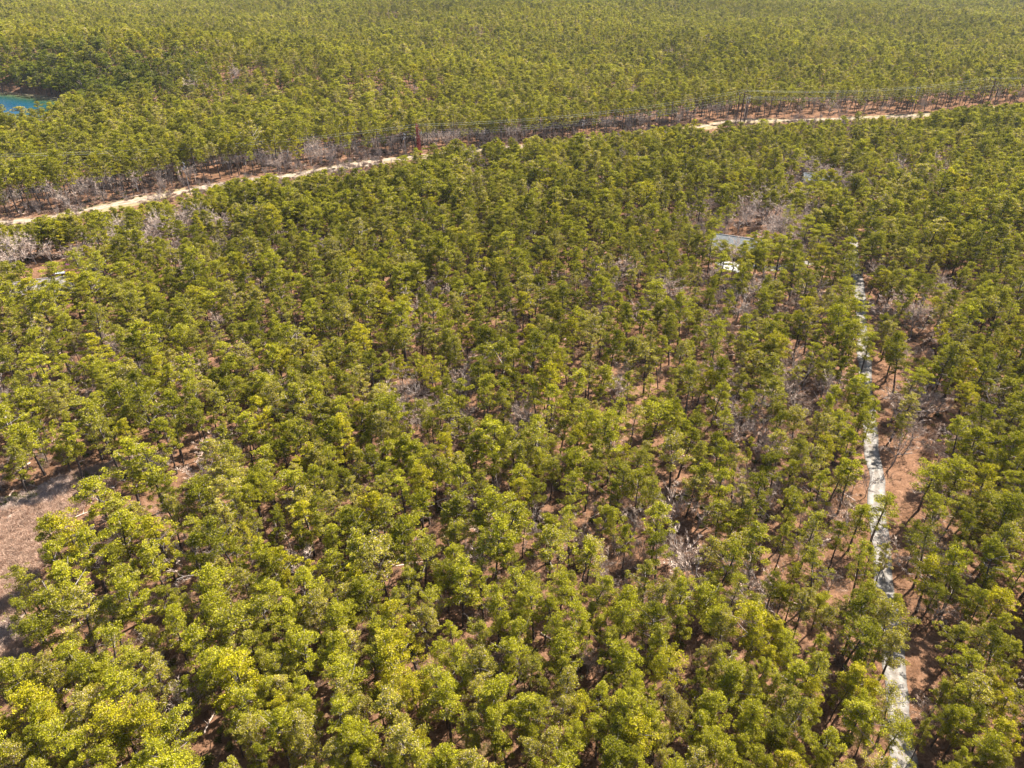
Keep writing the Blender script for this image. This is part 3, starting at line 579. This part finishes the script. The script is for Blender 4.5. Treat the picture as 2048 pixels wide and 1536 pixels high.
def in_poly(P, x, y):
    P = np.array(P); c = np.zeros(len(x), bool); j = len(P)-1
    for i in range(len(P)):
        cond = ((P[i, 1] > y) != (P[j, 1] > y)) & (x < (P[j, 0]-P[i, 0])*(y-P[i, 1])/(P[j, 1]-P[i, 1]+1e-12)+P[i, 0]); c ^= cond; j = i
    return c
def view_ok(x, y, m=60):                                 # wedge in front of the camera, a little wider than the frame
    return (np.abs(x) < 0.82*np.maximum(y, 0)+m+35)
XA, YA = [], []
for (x0, x1, y0, y1, ntry, seed, rr) in ((-420, 420, -15, 480, 130000, 1, 3.7), (-1350, 1350, 480, 1750, 800000, 2, 4.6)):
    X, Y = None, None
    r0 = np.random.default_rng(seed); X = r0.uniform(x0, x1, ntry); Y = r0.uniform(y0, y1, ntry)
    X, Y = poisson(x0, x1, y0, y1, lambda a_, b_: rr*(1+0.17*vnoise(a_, b_, 22, 5)+0.06*vnoise(a_, b_, 90, 15)), ntry, seed)
    k = view_ok(X, Y); XA.append(X[k]); YA.append(Y[k])
X = np.concatenate(XA); Y = np.concatenate(YA)
keep = np.ones(len(X), bool)
side = signed_side(track, X, Y); dt = seg_dist(track, X, Y)
keep &= ~((dt < 7.5) & (side >= 0)); keep &= ~((dt < 6) & (side < 0))
dl = seg_dist(lane, X, Y); keep &= dl > 2.2
keep &= ~((X > np.interp(Y, lane[::-1, 1], lane[::-1, 0])) & (dl < 3.6) & (Y < 330))
keep &= ~(in_poly(BOG, X, Y) & (X < 0)); keep &= ~in_poly(DRIVE, X, Y); keep &= ~in_poly(YARD, X, Y)
for P in (drive2, drive3): keep &= seg_dist(P, X, Y) > 3.2
keep &= pond_d(X, Y) > 1.03
px, py, dep = pix(X, Y, ZC)
gx, gy, gd = pix(X, Y, 0.0)
keep &= ~((py > 1146) & (py < 1560) & (px > -20) & (px < 2068) & (Y > 10) & (dep > 1))
HOUSES_PX = [(95, 575, 62, 20), (1480, 500, 58, 24), (1630, 372, 30, 14)]
for cx, cy, rx, ry in HOUSES_PX: keep &= ((gx-cx)/rx)**2+((gy-cy)/ry)**2 > 1
gapmask = np.zeros(len(X), bool)
for q in GAPS.split():
    cx, cy, rx, ry = map(float, q.split(',')); cr_ = 2.2*FPX/dep; gapmask |= ((px-cx)/(rx*.85+cr_*.2))**2+((py-cy)/(ry*.85+cr_*.2))**2 < 1
keep &= ~gapmask
HIDX = [-200, 0, 80, 100, 160, 190, 250, 290, 385, 430, 540, 560, 800, 850, 880, 1385, 1410, 1560, 1600, 1700, 1850, 1870, 2300]
HIDY = [2, 2, 1, -6, -6, 4, -4, 5, 5, -9, -9, 3, 4, -3, -13, -13, 3, 3, -4, -5, -2, -15, -16]
tpy = pix(X, Y, 14.0)[1]; trx, try_, _ = pix(track[:, 0], track[:, 1], 0.0)
keep &= ~((side < 0) & (tpy < np.interp(px, trx, try_)+np.interp(px, HIDX, HIDY)+3*vnoise(X, Y, 14, 6)))
for P_, hw in ((lane, 9), (drive2, 5)):
    lx_, ly_, ld_ = pix(P_[:, 0], P_[:, 1], 0.0); o_ = np.argsort(ly_); lim = np.interp(py, ly_[o_], lx_[o_]); cr_ = 2.2*FPX/dep
    if P_ is lane: keep &= ~((np.abs(px-lim-4) < np.where(py < 620, cr_*1.15+3, cr_*.8+2)) & np.logical_or.reduce([(py > a_) & (py < b_) for a_, b_ in ((455, 500), (518, 605), (735, 765), (848, 1010), (1045, 1105))]))
for (cx, cy, rx, ry) in ((72, 572, 26, 14), (15, 578, 16, 8), (127, 552, 14, 9), (198, 530, 12, 5), (1478, 486, 40, 12), (1452, 528, 34, 12), (1622, 366, 20, 11), (1511, 472, 8, 8), (138, 529, 8, 6), (1600, 370, 14, 6), (18, 201, 98, 16), (-60, 208, 140, 22)):
    cr_ = 2.0*FPX/dep; keep &= ~(((px-cx)/(rx+cr_*.5))**2+((py-cy)/(ry+cr_*.5))**2 < 1) | (rng.uniform(size=len(X)) < .12)
keep &= ~in_poly([(q[0], q[1]+0) for q in BOG_PX], px-8, py+4); keep &= ~in_poly([(q[0], q[1]+0) for q in BOG_PX], px-16, py+22)
for (x, y, rm, *_r) in near_pts: keep &= (X-x)**2+(Y-y)**2 > (rm*.75+1.2)**2
for (x, y, rm) in bare_pts: keep &= (X-x)**2+(Y-y)**2 > (rm*.7+1.0)**2
X, Y, px, py, dep, dt, side = [q[keep] for q in (X, Y, px, py, dep, dt, side)]
mid_pts = []
for q in MID.split():
    a_, b_, c_, d_ = q.split(','); z_ = 9.5; x_, y_ = at(float(a_), float(b_), z_); mid_pts.append((x_, y_, float(c_)*pix(x_, y_, z_)[2]/FPX, d_))
for m_ in mid_pts: k_ = (X-m_[0])**2+(Y-m_[1])**2 > (m_[2]*.8+1)**2; X, Y, px, py, dep, dt, side = [q[k_] for q in (X, Y, px, py, dep, dt, side)]
n = len(X); D = np.sqrt(X*X+Y*Y)
idx = np.where(D < 270, 0, np.where(D < 620, NV, 2*NV))+rng.integers(0, NV, n)
bare_p = 0.085+0.32*np.clip(vnoise(X, Y, 26, 9)-.15, 0, 1)+0.20*((dt < 22) & (side > 0))+0.10*((dt < 30) & (side < 0))
for q in BAREZONE.split():
    cx, cy, rx, ry, pp = map(float, q.split(',')); bare_p = np.where(((px-cx)/rx)**2+((py-cy)/ry)**2 < 1, np.maximum(bare_p, pp), bare_p)
bare = (rng.uniform(size=n) < bare_p)
thin = rng.uniform(size=n) < np.where((side > 0) & (dt < 30), .75, .07); idx = np.where(thin, 3*NV+13+rng.integers(0, 4, n), idx)
idx = np.where(bare, 3*NV+rng.integers(0, 5, n), idx); snag = rng.uniform(size=n) < .025; idx = np.where(snag, 3*NV+17+rng.integers(0, 2, n), idx); bare = bare | snag
s = np.clip(rng.normal(.91, .21, n), .42, 1.5)*(1+0.05*vnoise(X, Y, 40, 4)); sz = (0.45*s+0.55)*rng.uniform(.84, 1.14, n)
s = np.where(bare, s*1.05, s*np.interp(D, [150, 500], [1.0, 1.22])); sz = np.where(bare, sz*.95, sz)
edge_ = (side > 0) & (dt < 26); s = np.where(edge_ & ~bare, s*.88, s); sz = np.where(edge_, sz*1.14, sz)
big_ = rng.uniform(size=n) < .05; s = np.where(big_, s*1.25, s); sz = np.where(big_, sz*1.15, sz)
tk = rng.choice(5, n, p=[.20, .28, .32, .07, .13]); TT = np.array([TONES[q] for q in 'dogyp'])
tint = TT[tk]*(rng.uniform(.86, 1.14, n)*(1+0.12*vnoise(X, Y, 60, 8)+0.06*vnoise(X, Y, 190, 18)))[:, None]
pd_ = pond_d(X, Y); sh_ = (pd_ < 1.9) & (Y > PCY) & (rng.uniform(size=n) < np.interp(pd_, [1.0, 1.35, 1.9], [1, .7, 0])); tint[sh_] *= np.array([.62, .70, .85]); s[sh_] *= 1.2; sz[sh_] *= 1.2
tint[bare] = (rng.uniform(1.1, 1.7, bare.sum())[:, None]*np.array([1, .90, .82]))
rot = np.column_stack([rng.normal(0, .05, n), rng.normal(0, .05, n), rng.uniform(0, 6.28, n)])
m_ = len(mid_pts); X = np.concatenate([X, [q[0] for q in mid_pts]]); Y = np.concatenate([Y, [q[1] for q in mid_pts]])
idx = np.concatenate([idx, rng.integers(0, NV, m_)]); rot = np.vstack([rot, np.column_stack([np.zeros((m_, 2)), rng.uniform(0, 6, m_)])])
ms = np.array([np.clip(q[2]*1.25/2.9, .5, 1.4) for q in mid_pts]); s = np.concatenate([s, ms]); sz = np.concatenate([sz, ms*.4+.6]); tint = np.vstack([tint, [TONES[q[3]] for q in mid_pts]])
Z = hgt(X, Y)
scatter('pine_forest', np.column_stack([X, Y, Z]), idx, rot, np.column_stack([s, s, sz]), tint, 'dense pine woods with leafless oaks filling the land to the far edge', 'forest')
small = [near_pts[i] for i in range(len(near_pts)) if i not in singles]
if small:
    q = np.array([(a_[0], a_[1]) for a_ in small]); k = np.array([np.clip(a_[2]*1.2/3.0, .4, .9) for a_ in small]); m_ = len(small)
    scatter('young_pines', np.column_stack([q, hgt(q[:, 0], q[:, 1])]), rng.integers(0, NV, m_), np.column_stack([np.zeros((m_, 2)), rng.uniform(0, 6, m_)]),
            np.column_stack([k, k, k*.4+.5]), np.array([TONES[a_[3]] for a_ in small]), 'small young pines between the big pines at the bottom', 'young pines')
# low scrub of the cleared strip
nb = 24000; r = np.random.default_rng(55); X = r.uniform(-420, 620, nb); Y = r.uniform(220, 640, nb)
side = signed_side(track, X, Y); dt = seg_dist(track, X, Y); px_, py_, dp_ = pix(X, Y, 2.5)
k = view_ok(X, Y) & (side < 0) & (dt > 5.5) & (dt < 52) & (vnoise(X, Y, 10, 14) > -.5) & (r.uniform(size=nb) < np.interp(dt, [5, 14, 30], [.12, .5, 1]))
X, Y, dt = X[k], Y[k], dt[k]; X, Y = (lambda q: (X[q], Y[q]))(np.array([i for i in range(0, len(X), 1)])); n = len(X)
isb = r.uniform(size=n) < .30; pxs_ = pix(X, Y, 2.5)[0]
hid_ = np.interp(pxs_, [-200, 85, 95, 165, 180, 425, 435, 545, 555, 860, 875, 1380, 1400, 1580, 1600, 1850, 1865, 2400], [-1.4, -1.4, 2, 2, -1.4, -1.4, 2, 2, -1.4, -1.4, 4.5, 4.5, -.9, -.9, .8, .8, 5, 5])
hs_ = np.clip((dt*100/np.sqrt(X*X+Y*Y)+hid_)/12.5*r.uniform(.65, 1.0, n), .10, .95)
tk = r.choice(5, n, p=[.10, .25, .38, .12, .15])
tn_ = TT[tk]*r.uniform(.85, 1.15, (n, 1)); tn_[isb] = np.array([1, .9, .82])*r.uniform(.8, 1.2, (isb.sum(), 1))
wd = np.clip(hs_*r.uniform(1.1, 1.6, n), .1, .95)
scatter('corridor_scrub', np.column_stack([X, Y, hgt(X, Y)-1.2*hs_]), np.where(isb, 3*NV+r.integers(0, 5, n), NV+r.integers(0, NV, n)), np.column_stack([np.zeros((n, 2)), r.uniform(0, 6, n)]),
        np.column_stack([wd, wd, hs_]), tn_, 'low young pines and bare scrub on the strip kept open under the power line', 'scrub')
# brush on the forest floor
nb = 90000
r = np.random.default_rng(77); X = r.uniform(-380, 380, nb); Y = 20+460*r.uniform(0, 1, nb)**.8
k = view_ok(X, Y, 10) & (vnoise(X, Y, 12, 31) > -.35) & (seg_dist(lane, X, Y) > 2.6) & (seg_dist(track, X, Y) > 3.4) & ~in_poly(BOG, X, Y) & ~in_poly(DRIVE, X, Y) & ~in_poly(YARD, X, Y)
gx, gy, gd = pix(X, Y, 0.0)
for cx, cy, rx, ry in HOUSES_PX: k &= ((gx-cx)/rx)**2+((gy-cy)/ry)**2 > 1
X, Y = X[k], Y[k]; n = len(X); green = r.uniform(size=n) < .16
col = np.where(green[:, None], np.array([.16, .16, .04])*r.uniform(.6, 1.5, (n, 1)), np.array([.95, .72, .58])*r.uniform(.5, 1.25, (n, 1)))
sc = r.uniform(.5, 1.5, n)
sap = r.uniform(size=n) < .10; sc = np.where(sap, r.uniform(.22, .5, n), sc); col[sap] = np.array([1, .9, .85])*r.uniform(.8, 1.2, (sap.sum(), 1))
lg_ = r.uniform(size=n) < .03; sc[lg_] = r.uniform(.7, 1.3, lg_.sum()); col[lg_] = np.array([1.4, 1.25, 1.15]); sap &= ~lg_
scatter('undergrowth', np.column_stack([X, Y, hgt(X, Y)]), np.where(lg_, 3*NV+11+r.integers(0, 2, n), 0)+(~lg_)*np.where(sap, 3*NV+r.integers(0, 5, n), np.where(green, 3*NV+8, 3*NV+5)+r.integers(0, 3, n)), np.column_stack([np.zeros((n, 2)), r.uniform(0, 6, n)]),
        np.column_stack([sc, sc, sc*np.where(sap, 1.5, r.uniform(.5, 1.1, n))]), col, 'brown twiggy undergrowth on the leaf covered forest floor', 'undergrowth')
# bog shrubs
nb = 26000; X = r.uniform(-125, -45, nb); Y = r.uniform(60, 145, nb); k = in_poly(BOG, X, Y); X, Y = X[k], Y[k]; n = len(X)
if n:
    gx, gy, gd = pix(X, Y, 0.0)
    v = vnoise(X, Y, 5, 12); edge = ((np.abs(gy-(1005-gx*.28)) < 14) & (gx < 80)) | ((np.abs(gy-955) < 10) & (gx > 150))
    green = edge & (r.uniform(size=n) < .8)
    pal = np.where((v > .0)[:, None], np.array([1.6, 1.42, 1.32]), np.array([1.5, 1.20, 1.0]))
    col = np.where(green[:, None], np.array([.26, .26, .05]), pal*r.uniform(.7, 1.25, (n, 1)))
    sc = r.uniform(.5, 1.15, n)
    scatter('bog_shrubs', np.column_stack([X, Y, hgt(X, Y)]), np.where(green, 3*NV+8, 3*NV+5)+r.integers(0, 3, n), np.column_stack([np.zeros((n, 2)), r.uniform(0, 6, n)]),
            np.column_stack([sc, sc, sc]), col, 'tangled grey and reddish shrubs covering the bog clearing', 'shrubs')
#STRUCTURES
# ---------------------------------------------------------------- poles and wires
def top_z(bx, by, ty):
    x, y = at(bx, by); lo, hi = 0.0, 40.0
    for _ in range(40):
        m_ = (lo+hi)/2
        if pix(x, y, m_)[1] > ty: lo = m_
        else: hi = m_
    return lo
def tube_obj(name, P, Rr, m, parent, n=8):
    b = MB(); b.tube(P, Rr, n); return obj(name, b.mesh(name, [m], True), parent)
def line_dir(x, y):
    i = int(np.argmin((track[:, 0]-x)**2+(track[:, 1]-y)**2)); i = min(max(i, 3), len(track)-4); d = track[i+3]-track[i-3]; return math.atan2(d[1], d[0])
UP = [((381, 389), 325, 'wooden utility pole in front of the sandy track, cut into by pine tops'),
      ((812, 322), 268, 'grey utility pole just beside the dark red three pole structure'),
      ((1165, 287), 241, 'grey utility pole standing alone against bare oaks halfway along the line'),
      ((1492, 240), 195, 'grey utility pole right behind the middle three pole structure'),
      ((1821, 229), 175, 'slanting looking pale utility pole before the dark woods, last but one on the line')]
up_tops = []
def utility_pole(x, y, H, label):
    a_ = line_dir(x, y); z0 = float(hgt(x, y)); o = empty('utility_pole', (x, y, z0), a_)
    tag(o, label, 'utility pole', 'utility poles along the sandy track')
    tube_obj('pole', [(0, 0, -.4), (0, 0, H*.5), (0, 0, H)], [.22, .19, .15], M['greywood'], o)
    for zz, L in ((H-.35, 1.5), (H-1.9, 1.3)):
        b = MB(); b.box((0.22, 0, zz), (.14, 2*L, .16)); obj('crossarm', b.mesh('crossarm', [M['greywood']]), o)
        for yy in (-L+.12, 0 if zz > H-1 else .5, L-.12):
            b = MB(); b.tube([(.22, yy, zz+.08), (.22, yy, zz+.2), (.22, yy, zz+.22), (.22, yy, zz+.4)], [.05, .05, .13, .10], 8); obj('insulator', b.mesh('insulator', [M['insul']], True), o)
    b = MB(); b.tube([(-.42, 0, H-3.0), (-.42, 0, H-2.2)], [.24, .24], 10); obj('transformer', b.mesh('transformer', [M['steel']], True), o)
    return (x, y, z0, H, a_)
p_left = at(-130, 474)
up_tops.append(utility_pole(p_left[0], p_left[1], 14.0, 'utility pole at the very start of the line'))
for (bx, by), ty, lab in UP:
    x, y = at(bx, by); up_tops.append(utility_pole(x, y, top_z(bx, by, ty), lab))
pr_ = at(2190, 212); up_tops.append(utility_pole(pr_[0], pr_[1], 14.0, 'utility pole at the very end of the line'))
def catenary(p, q, sag, n=26):
    t = np.linspace(0, 1, n)[:, None]; P = np.array(p)*(1-t)+np.array(q)*t; P[:, 2] -= 4*sag*(t*(1-t))[:, 0]; return P
SPAN = ['left end', 'span before the leftmost visible pole']
def wire(p, q, sag, rad, m, label, group):
    b = MB(); b.tube(catenary(p, q, sag), rad, 5); o = obj('overhead_wire', b.mesh('overhead_wire', [M[m]], True)); tag(o, label, 'wire', group)
span_names = ['first and second poles', 'second and third poles', 'third and fourth poles',
              'fourth and fifth poles', 'fifth and sixth poles', 'sixth and seventh poles']
def loc2w(t, dx, dy, dz): x, y, z0, H, a_ = t; return (x+dx*math.cos(a_)-dy*math.sin(a_), y+dx*math.sin(a_)+dy*math.cos(a_), z0+dz)
for i in range(len(up_tops)-1):
    A_, B_ = up_tops[i], up_tops[i+1]
    for nm, dy, dz in (('far top', 1.38, -.35+.4), ('near top', -1.38, -.35+.4), ('lower far', 1.18, -1.9+.4), ('lower near', -1.18, -1.9+.4)):
        wire(loc2w(A_, .22, dy, A_[3]+dz), loc2w(B_, .22, dy, B_[3]+dz), 1.3, .012, 'wire_dark', f'thin grey {nm} wire between {span_names[i]}', 'thin wires of the small poles')
def big_structure(poles, m, label, arm_z=None):
    """poles: list of (x, y, height) in metres"""
    c = np.mean([(p[0], p[1]) for p in poles], 0); z0 = float(hgt(*c)); o = empty('transmission_structure', (c[0], c[1], z0)); tag(o, label, 'transmission structure', 'tall wooden structures of the power line')
    for x, y, H in poles: tube_obj('pole', [(x-c[0], y-c[1], -.4), (x-c[0], y-c[1], H*.5), (x-c[0], y-c[1], H)], [.38, .33, .26], M[m], o, 10)
    a_ = line_dir(*c); d = np.array([-math.sin(a_), math.cos(a_)]); Hm = max(p[2] for p in poles); za = Hm-2.0; pts = []
    b = MB(); b.box((0, 0, za), (.22, 11.0, .32), a_); obj('crossarm', b.mesh('crossarm', [M[m]]), o)
    for s_ in (-5.0, 0, 5.0):
        P = np.array([d[0]*s_, d[1]*s_, za-.15]); P[0] += .25*math.cos(a_); P[1] += .25*math.sin(a_)
        zz = np.linspace(0, -1.5, 11); rr = np.where(np.arange(11) % 2 == 0, .07, .16)
        tube_obj('insulator', np.column_stack([np.full(11, P[0]), np.full(11, P[1]), P[2]+zz]), rr, M['insul'], o)
        pts.append((c[0]+P[0], c[1]+P[1], z0+P[2]-1.5))
    tops = [(c[0]+d[0]*s_, c[1]+d[1]*s_, z0+Hm-.1) for s_ in (-2.2, 2.2)]
    b = MB(); b.box((0, 0, Hm-.25), (.16, 4.8, .18), a_); obj('top_brace', b.mesh('top_brace', [M[m]]), o)
    return pts, tops
def PP(bx, by, ty): x, y = at(bx, by); return (x, y, top_z(bx, by, ty))
S = []
red = [PP(836, 308, 246), PP(839, 312.5, 250), PP(842, 317, 272)]
mid = [PP(1471, 248, 188), PP(1479, 254, 184), PP(1487.5, 250, 196)]
rgt = [PP(1963, 213, 158), PP(1973, 215.5, 161)]
r0, m0, g0 = [np.mean(q, 0) for q in (red, mid, rgt)]
lp = [(r0[0]-205, r0[1]-66, 17.5), (r0[0]-204, r0[1]-70, 17.5)]; rp_ = [(g0[0]+200, g0[1]+62, 17.5), (g0[0]+201, g0[1]+58, 17.5)]
S.append(big_structure(lp, 'darkred', 'tall wooden two pole structure at the start of the line'))
S.append(big_structure(red, 'redwood', 'dark red three pole structure rising over the pine tops'))
S.append(big_structure(mid, 'darkred', 'brown three pole structure at the bend of the sandy track'))
S.append(big_structure(rgt, 'darkred', 'brown two pole structure with pale insulators, last one in view'))
S.append(big_structure(rp_, 'darkred', 'tall wooden two pole structure at the end of the line'))
gaps_n = ['before the red structure', 'between the red and the brown three pole structure', 'between the brown three pole and two pole structures', 'past the brown two pole structure']
for i in range(4):
    for k, nm in enumerate(('near', 'middle', 'far')): wire(S[i][0][k], S[i+1][0][k], 4.6, .018, 'wire', f'pale {nm} conductor {gaps_n[i]}', 'heavy conductors of the power line')
    for k, nm in enumerate(('near', 'far')): wire(S[i][1][k], S[i+1][1][k], 3.8, .030, 'wire', f'pale {nm} top wire {gaps_n[i]}', 'top wires of the power line')

# ---------------------------------------------------------------- houses
def house(name, loc, rz, L, W, eave, ridge, wallm, roofm, label, wins, door=None, chim=None, over=.5):
    o = empty(name, loc, rz); tag(o, label, 'house')
    b = MB(); x, y = L/2, W/2
    V = [(-x, -y, -.3), (x, -y, -.3), (x, y, -.3), (-x, y, -.3), (-x, -y, eave), (x, -y, eave), (x, y, eave), (-x, y, eave), (-x, 0, ridge-.12), (x, 0, ridge-.12)]
    b.add(V, [(0, 1, 5, 4), (2, 3, 7, 6), (1, 2, 6, 5), (3, 0, 4, 7), (5, 6, 9, 9), (7, 4, 8, 8)])
    wall = obj('wall', b.mesh('wall', [wallm]), o)
    b = MB(); X_ = x+over; Y_ = y+over; sl_ = (ridge-eave)/y; ze = eave-over*sl_; t = .22
    for s_ in (-1, 1):
        V = [(-X_, s_*Y_, ze), (X_, s_*Y_, ze), (X_, 0, ridge), (-X_, 0, ridge), (-X_, s_*Y_, ze+t), (X_, s_*Y_, ze+t), (X_, 0, ridge+t), (-X_, 0, ridge+t)]
        V = [(p[0], p[1]+0.004*s_*(p[1] == 0), p[2]) for p in V]
        b.add(V, [(0, 1, 2, 3), (4, 7, 6, 5), (0, 4, 5, 1), (1, 5, 6, 2), (3, 2, 6, 7), (0, 3, 7, 4)])
    roof = obj('roof', b.mesh('roof', [roofm]), o)
    b = MB(); b.box((0, 0, ridge+t+.03), (2*X_+.02, .34, .08)); obj('ridge_cap', b.mesh('ridge_cap', [roofm]), roof)
    for q_ in (-.28, .12, .33):
        yv = -Y_*.35; zv = ridge+t-(ridge-ze)*.35; b = MB(); b.tube([(q_*L, yv, zv-.1), (q_*L, yv, zv+.35)], [.09, .09], 8); obj('vent_pipe', b.mesh('vent_pipe', [M['steel']]), roof)
    for s_ in (-1, 1):
        b = MB(); b.box((0, s_*(Y_+.04), ze+t*.4), (2*X_+.1, .07, .24)); obj('gutter', b.mesh('gutter', [M['trim']]), roof)
    for s_ in (-1, 1):
        for q in (-1, 1):
            a_ = math.atan2(ridge-ze, Y_); Ln = math.hypot(Y_, ridge-ze); b = MB()
            b.box((s_*(X_+.05), q*Y_/2, (ridge+ze)/2+t*.55), (.08, Ln, .26), 0, 0, Matrix.Rotation(-q*a_, 3, 'X')); obj('rake_board', b.mesh('rake_board', [M['trim']]), roof)
    for (wx, side_, wz, ww, wh) in wins:
        yy = side_*(y+.03); b = MB(); b.box((wx, yy, wz), (ww+.2, .07, wh+.2)); f = obj('window', b.mesh('window', [M['trim']]), wall)
        b = MB(); b.box((wx, yy+side_*.045, wz), (ww, .03, wh)); obj('pane', b.mesh('pane', [M['glass']]), f)
    if door is not None:
        b = MB(); b.box((door, -y-.03, 1.05), (1.0, .08, 2.1)); obj('door', b.mesh('door', [M['door']]), wall)
    if chim:
        cx, cy, cw, cd, ch = chim; b = MB(); b.box((cx, cy, ch/2+eave*.5), (cw, cd, ch)); cobj = obj('chimney', b.mesh('chimney', [M['brick']]), roof)
        b = MB(); b.box((cx, cy, ch+eave*.5+.08), (cw+.25, cd+.25, .16)); obj('cap', b.mesh('cap', [M['steel']]), cobj)
    return o
h1 = at(96, 587); house('brown_house', (h1[0], h1[1], float(hgt(*h1))), R(14), 17.0, 9.5, 2.7, 5.2, M['siding'], M['shingle'], 'long low house with tan grey shingle roof among pines, brick chimney showing',
      [(-5, -1, 1.5, 1.4, 1.1), (-1.5, -1, 1.5, 1.2, 1.1), (5, -1, 1.5, 1.6, 1.1), (-4, 1, 1.5, 1.2, 1.0), (3, 1, 1.5, 1.2, 1.0)], 1.5, (5.2, 1.2, 2.6, 1.2, 4.9))
h1b = at(18, 590); house('garage', (h1b[0], h1b[1], float(hgt(*h1b))), R(14), 6.5, 6.0, 2.4, 3.7, M['siding'], M['concrete'], 'small garage with a pale roof left of the tan roofed house by the yard', [(0, -1, 1.4, 1.0, .9)], None, None, .35)
h1c = at(198, 536); house('shed', (h1c[0], h1c[1], float(hgt(*h1c))), R(5), 4.2, 3.0, 2.1, 2.9, M['siding_grey'], M['steel'], 'little shed with a bluish metal roof behind the pines past the yard', [(0, -1, 1.2, .7, .6)], None, None, .25)
h2 = at(1474, 506); house('blue_roofed_house', (h2[0], h2[1], float(hgt(*h2))), R(-24), 18.5, 11.5, 2.9, 6.1, M['siding_grey'], M['shingle_blue'], 'house with blue grey shingle roof above the pale concrete driveway',
      [(-6.5, -1, 1.5, 1.4, 1.2), (-3.2, -1, 1.5, 1.2, 1.2), (3.5, -1, 1.5, 1.4, 1.2), (6.5, -1, 1.5, 1.4, 1.2), (-4, 1, 1.5, 1.2, 1.0), (4, 1, 1.5, 1.2, 1.0)], 0.0)
h3 = at(1632, 371); house('grey_house', (h3[0], h3[1], float(hgt(*h3))), R(-6), 12.5, 8.0, 3.4, 5.8, M['siding_grey'], M['shingle_blue'], 'small grey walled house by the top of the gravel lane, half behind pines',
      [(-4.6, -1, 1.8, 1.0, 1.1), (-2.0, -1, 1.8, 1.0, 1.1), (3.5, -1, 1.8, 1.2, 1.1)], 1.0)
def car(x, y, rz, m, label):
    o = empty('parked_car', (x, y, float(hgt(x, y))+.12), rz); tag(o, label, 'car')
    prof = [(-2.2, .35), (2.2, .35), (2.25, .75), (1.3, .95), (.65, 1.42), (-1.1, 1.45), (-1.9, 1.0), (-2.25, .9)]
    b = MB(); n_ = len(prof); V = [(px_, s_*.86*(0.82 if pz > 1.2 else 1), pz) for s_ in (-1, 1) for px_, pz in prof]
    F = [(i, (i+1) % n_, n_+(i+1) % n_, n_+i) for i in range(n_)]+[(0, 1, 2, 3), (0, 3, 6, 7), (3, 4, 5, 6)]+[(n_+0, n_+3, n_+2, n_+1), (n_, n_+7, n_+6, n_+3), (n_+3, n_+6, n_+5, n_+4)]
    b.add(V, F); obj('body', b.mesh('body', [m]), o)
    for s_ in (-1, 1): b = MB(); b.box((-.25, s_*.80, 1.18), (1.7, .04, .32)); obj('side_window', b.mesh('side_window', [M['glass']]), o)
    for wx in (-1.35, 1.4):
        for s_ in (-1, 1): b = MB(); b.tube([(wx, s_*.70, .33), (wx, s_*.92, .33)], .33, 12); obj('wheel', b.mesh('wheel', [M['rubber']]), o)
x, y = at(1602, 371.5); car(x, y, R(60), M['car'], 'dark red car parked at the corner of the far grey house')
x, y = at(1667, 384); car(x, y, R(20), M['trim'], 'white car parked near the top of the gravel lane')
# white topped box behind the blue roofed house
x, y = at(1511, 476.5); o = empty('storage_box', (x, y, float(hgt(x, y))), R(-10)); tag(o, 'small dark box with a bright white lid behind the blue grey roofed house', 'box')
b = MB(); b.box((0, 0, .6), (1.0, .8, 1.2)); obj('body', b.mesh('body', [M['siding_grey']]), o)
b = MB(); b.box((0, 0, 1.26), (1.3, 1.1, .12)); obj('lid', b.mesh('lid', [M['trim']]), o)
# blue barrel
M['blue'] = mat('blue_plastic', simple((0.01, 0.04, 0.16), (0.015, 0.055, 0.2), 2, 0.5))
x, y = at(1146, 1520); b = MB(); b.tube([(0, 0, 0), (0, 0, .25), (0, 0, .3), (0, 0, .6), (0, 0, .65), (0, 0, .9)], [.30, .32, .34, .34, .32, .29], 14)
o = obj('barrel', b.mesh('barrel', [M['blue']], True), None, (x, y, float(hgt(x, y)))); tag(o, 'small dark blue barrel on the leaf litter between pines at the bottom', 'barrel')
# pink azalea
M['pink'] = mat('pink_blossom', foliage('object', (0.35, 0.10, 0.28), (0.62, 0.22, 0.50), .3, False))
x, y = at(138, 533); b = bush_shape(71, 420, 1.3, 1.6, .2, True); o = obj('azalea', b.mesh('azalea', [M['pink']]), None, (x, y, float(hgt(x, y)))); tag(o, 'bright pink azalea bush in flower at the edge of the house yard', 'bush')

# ---------------------------------------------------------------- air
def haze_b(t, out):
    v = nd(t, 'ShaderNodeVolumePrincipled'); v.inputs['Color'].default_value = (0.80, 0.87, 0.95, 1); v.inputs['Density'].default_value = 0.000033; v.inputs['Anisotropy'].default_value = 0.2
    t.links.new(v.outputs[0], out.inputs['Volume'])
b = MB(); b.box((0, 2900, 52.0), (9400, 7400, 128.0)); tag(obj('haze', b.mesh('haze', [mat('thin_haze', haze_b)])), 'thin bluish haze over the far woods', 'haze', kind='stuff')
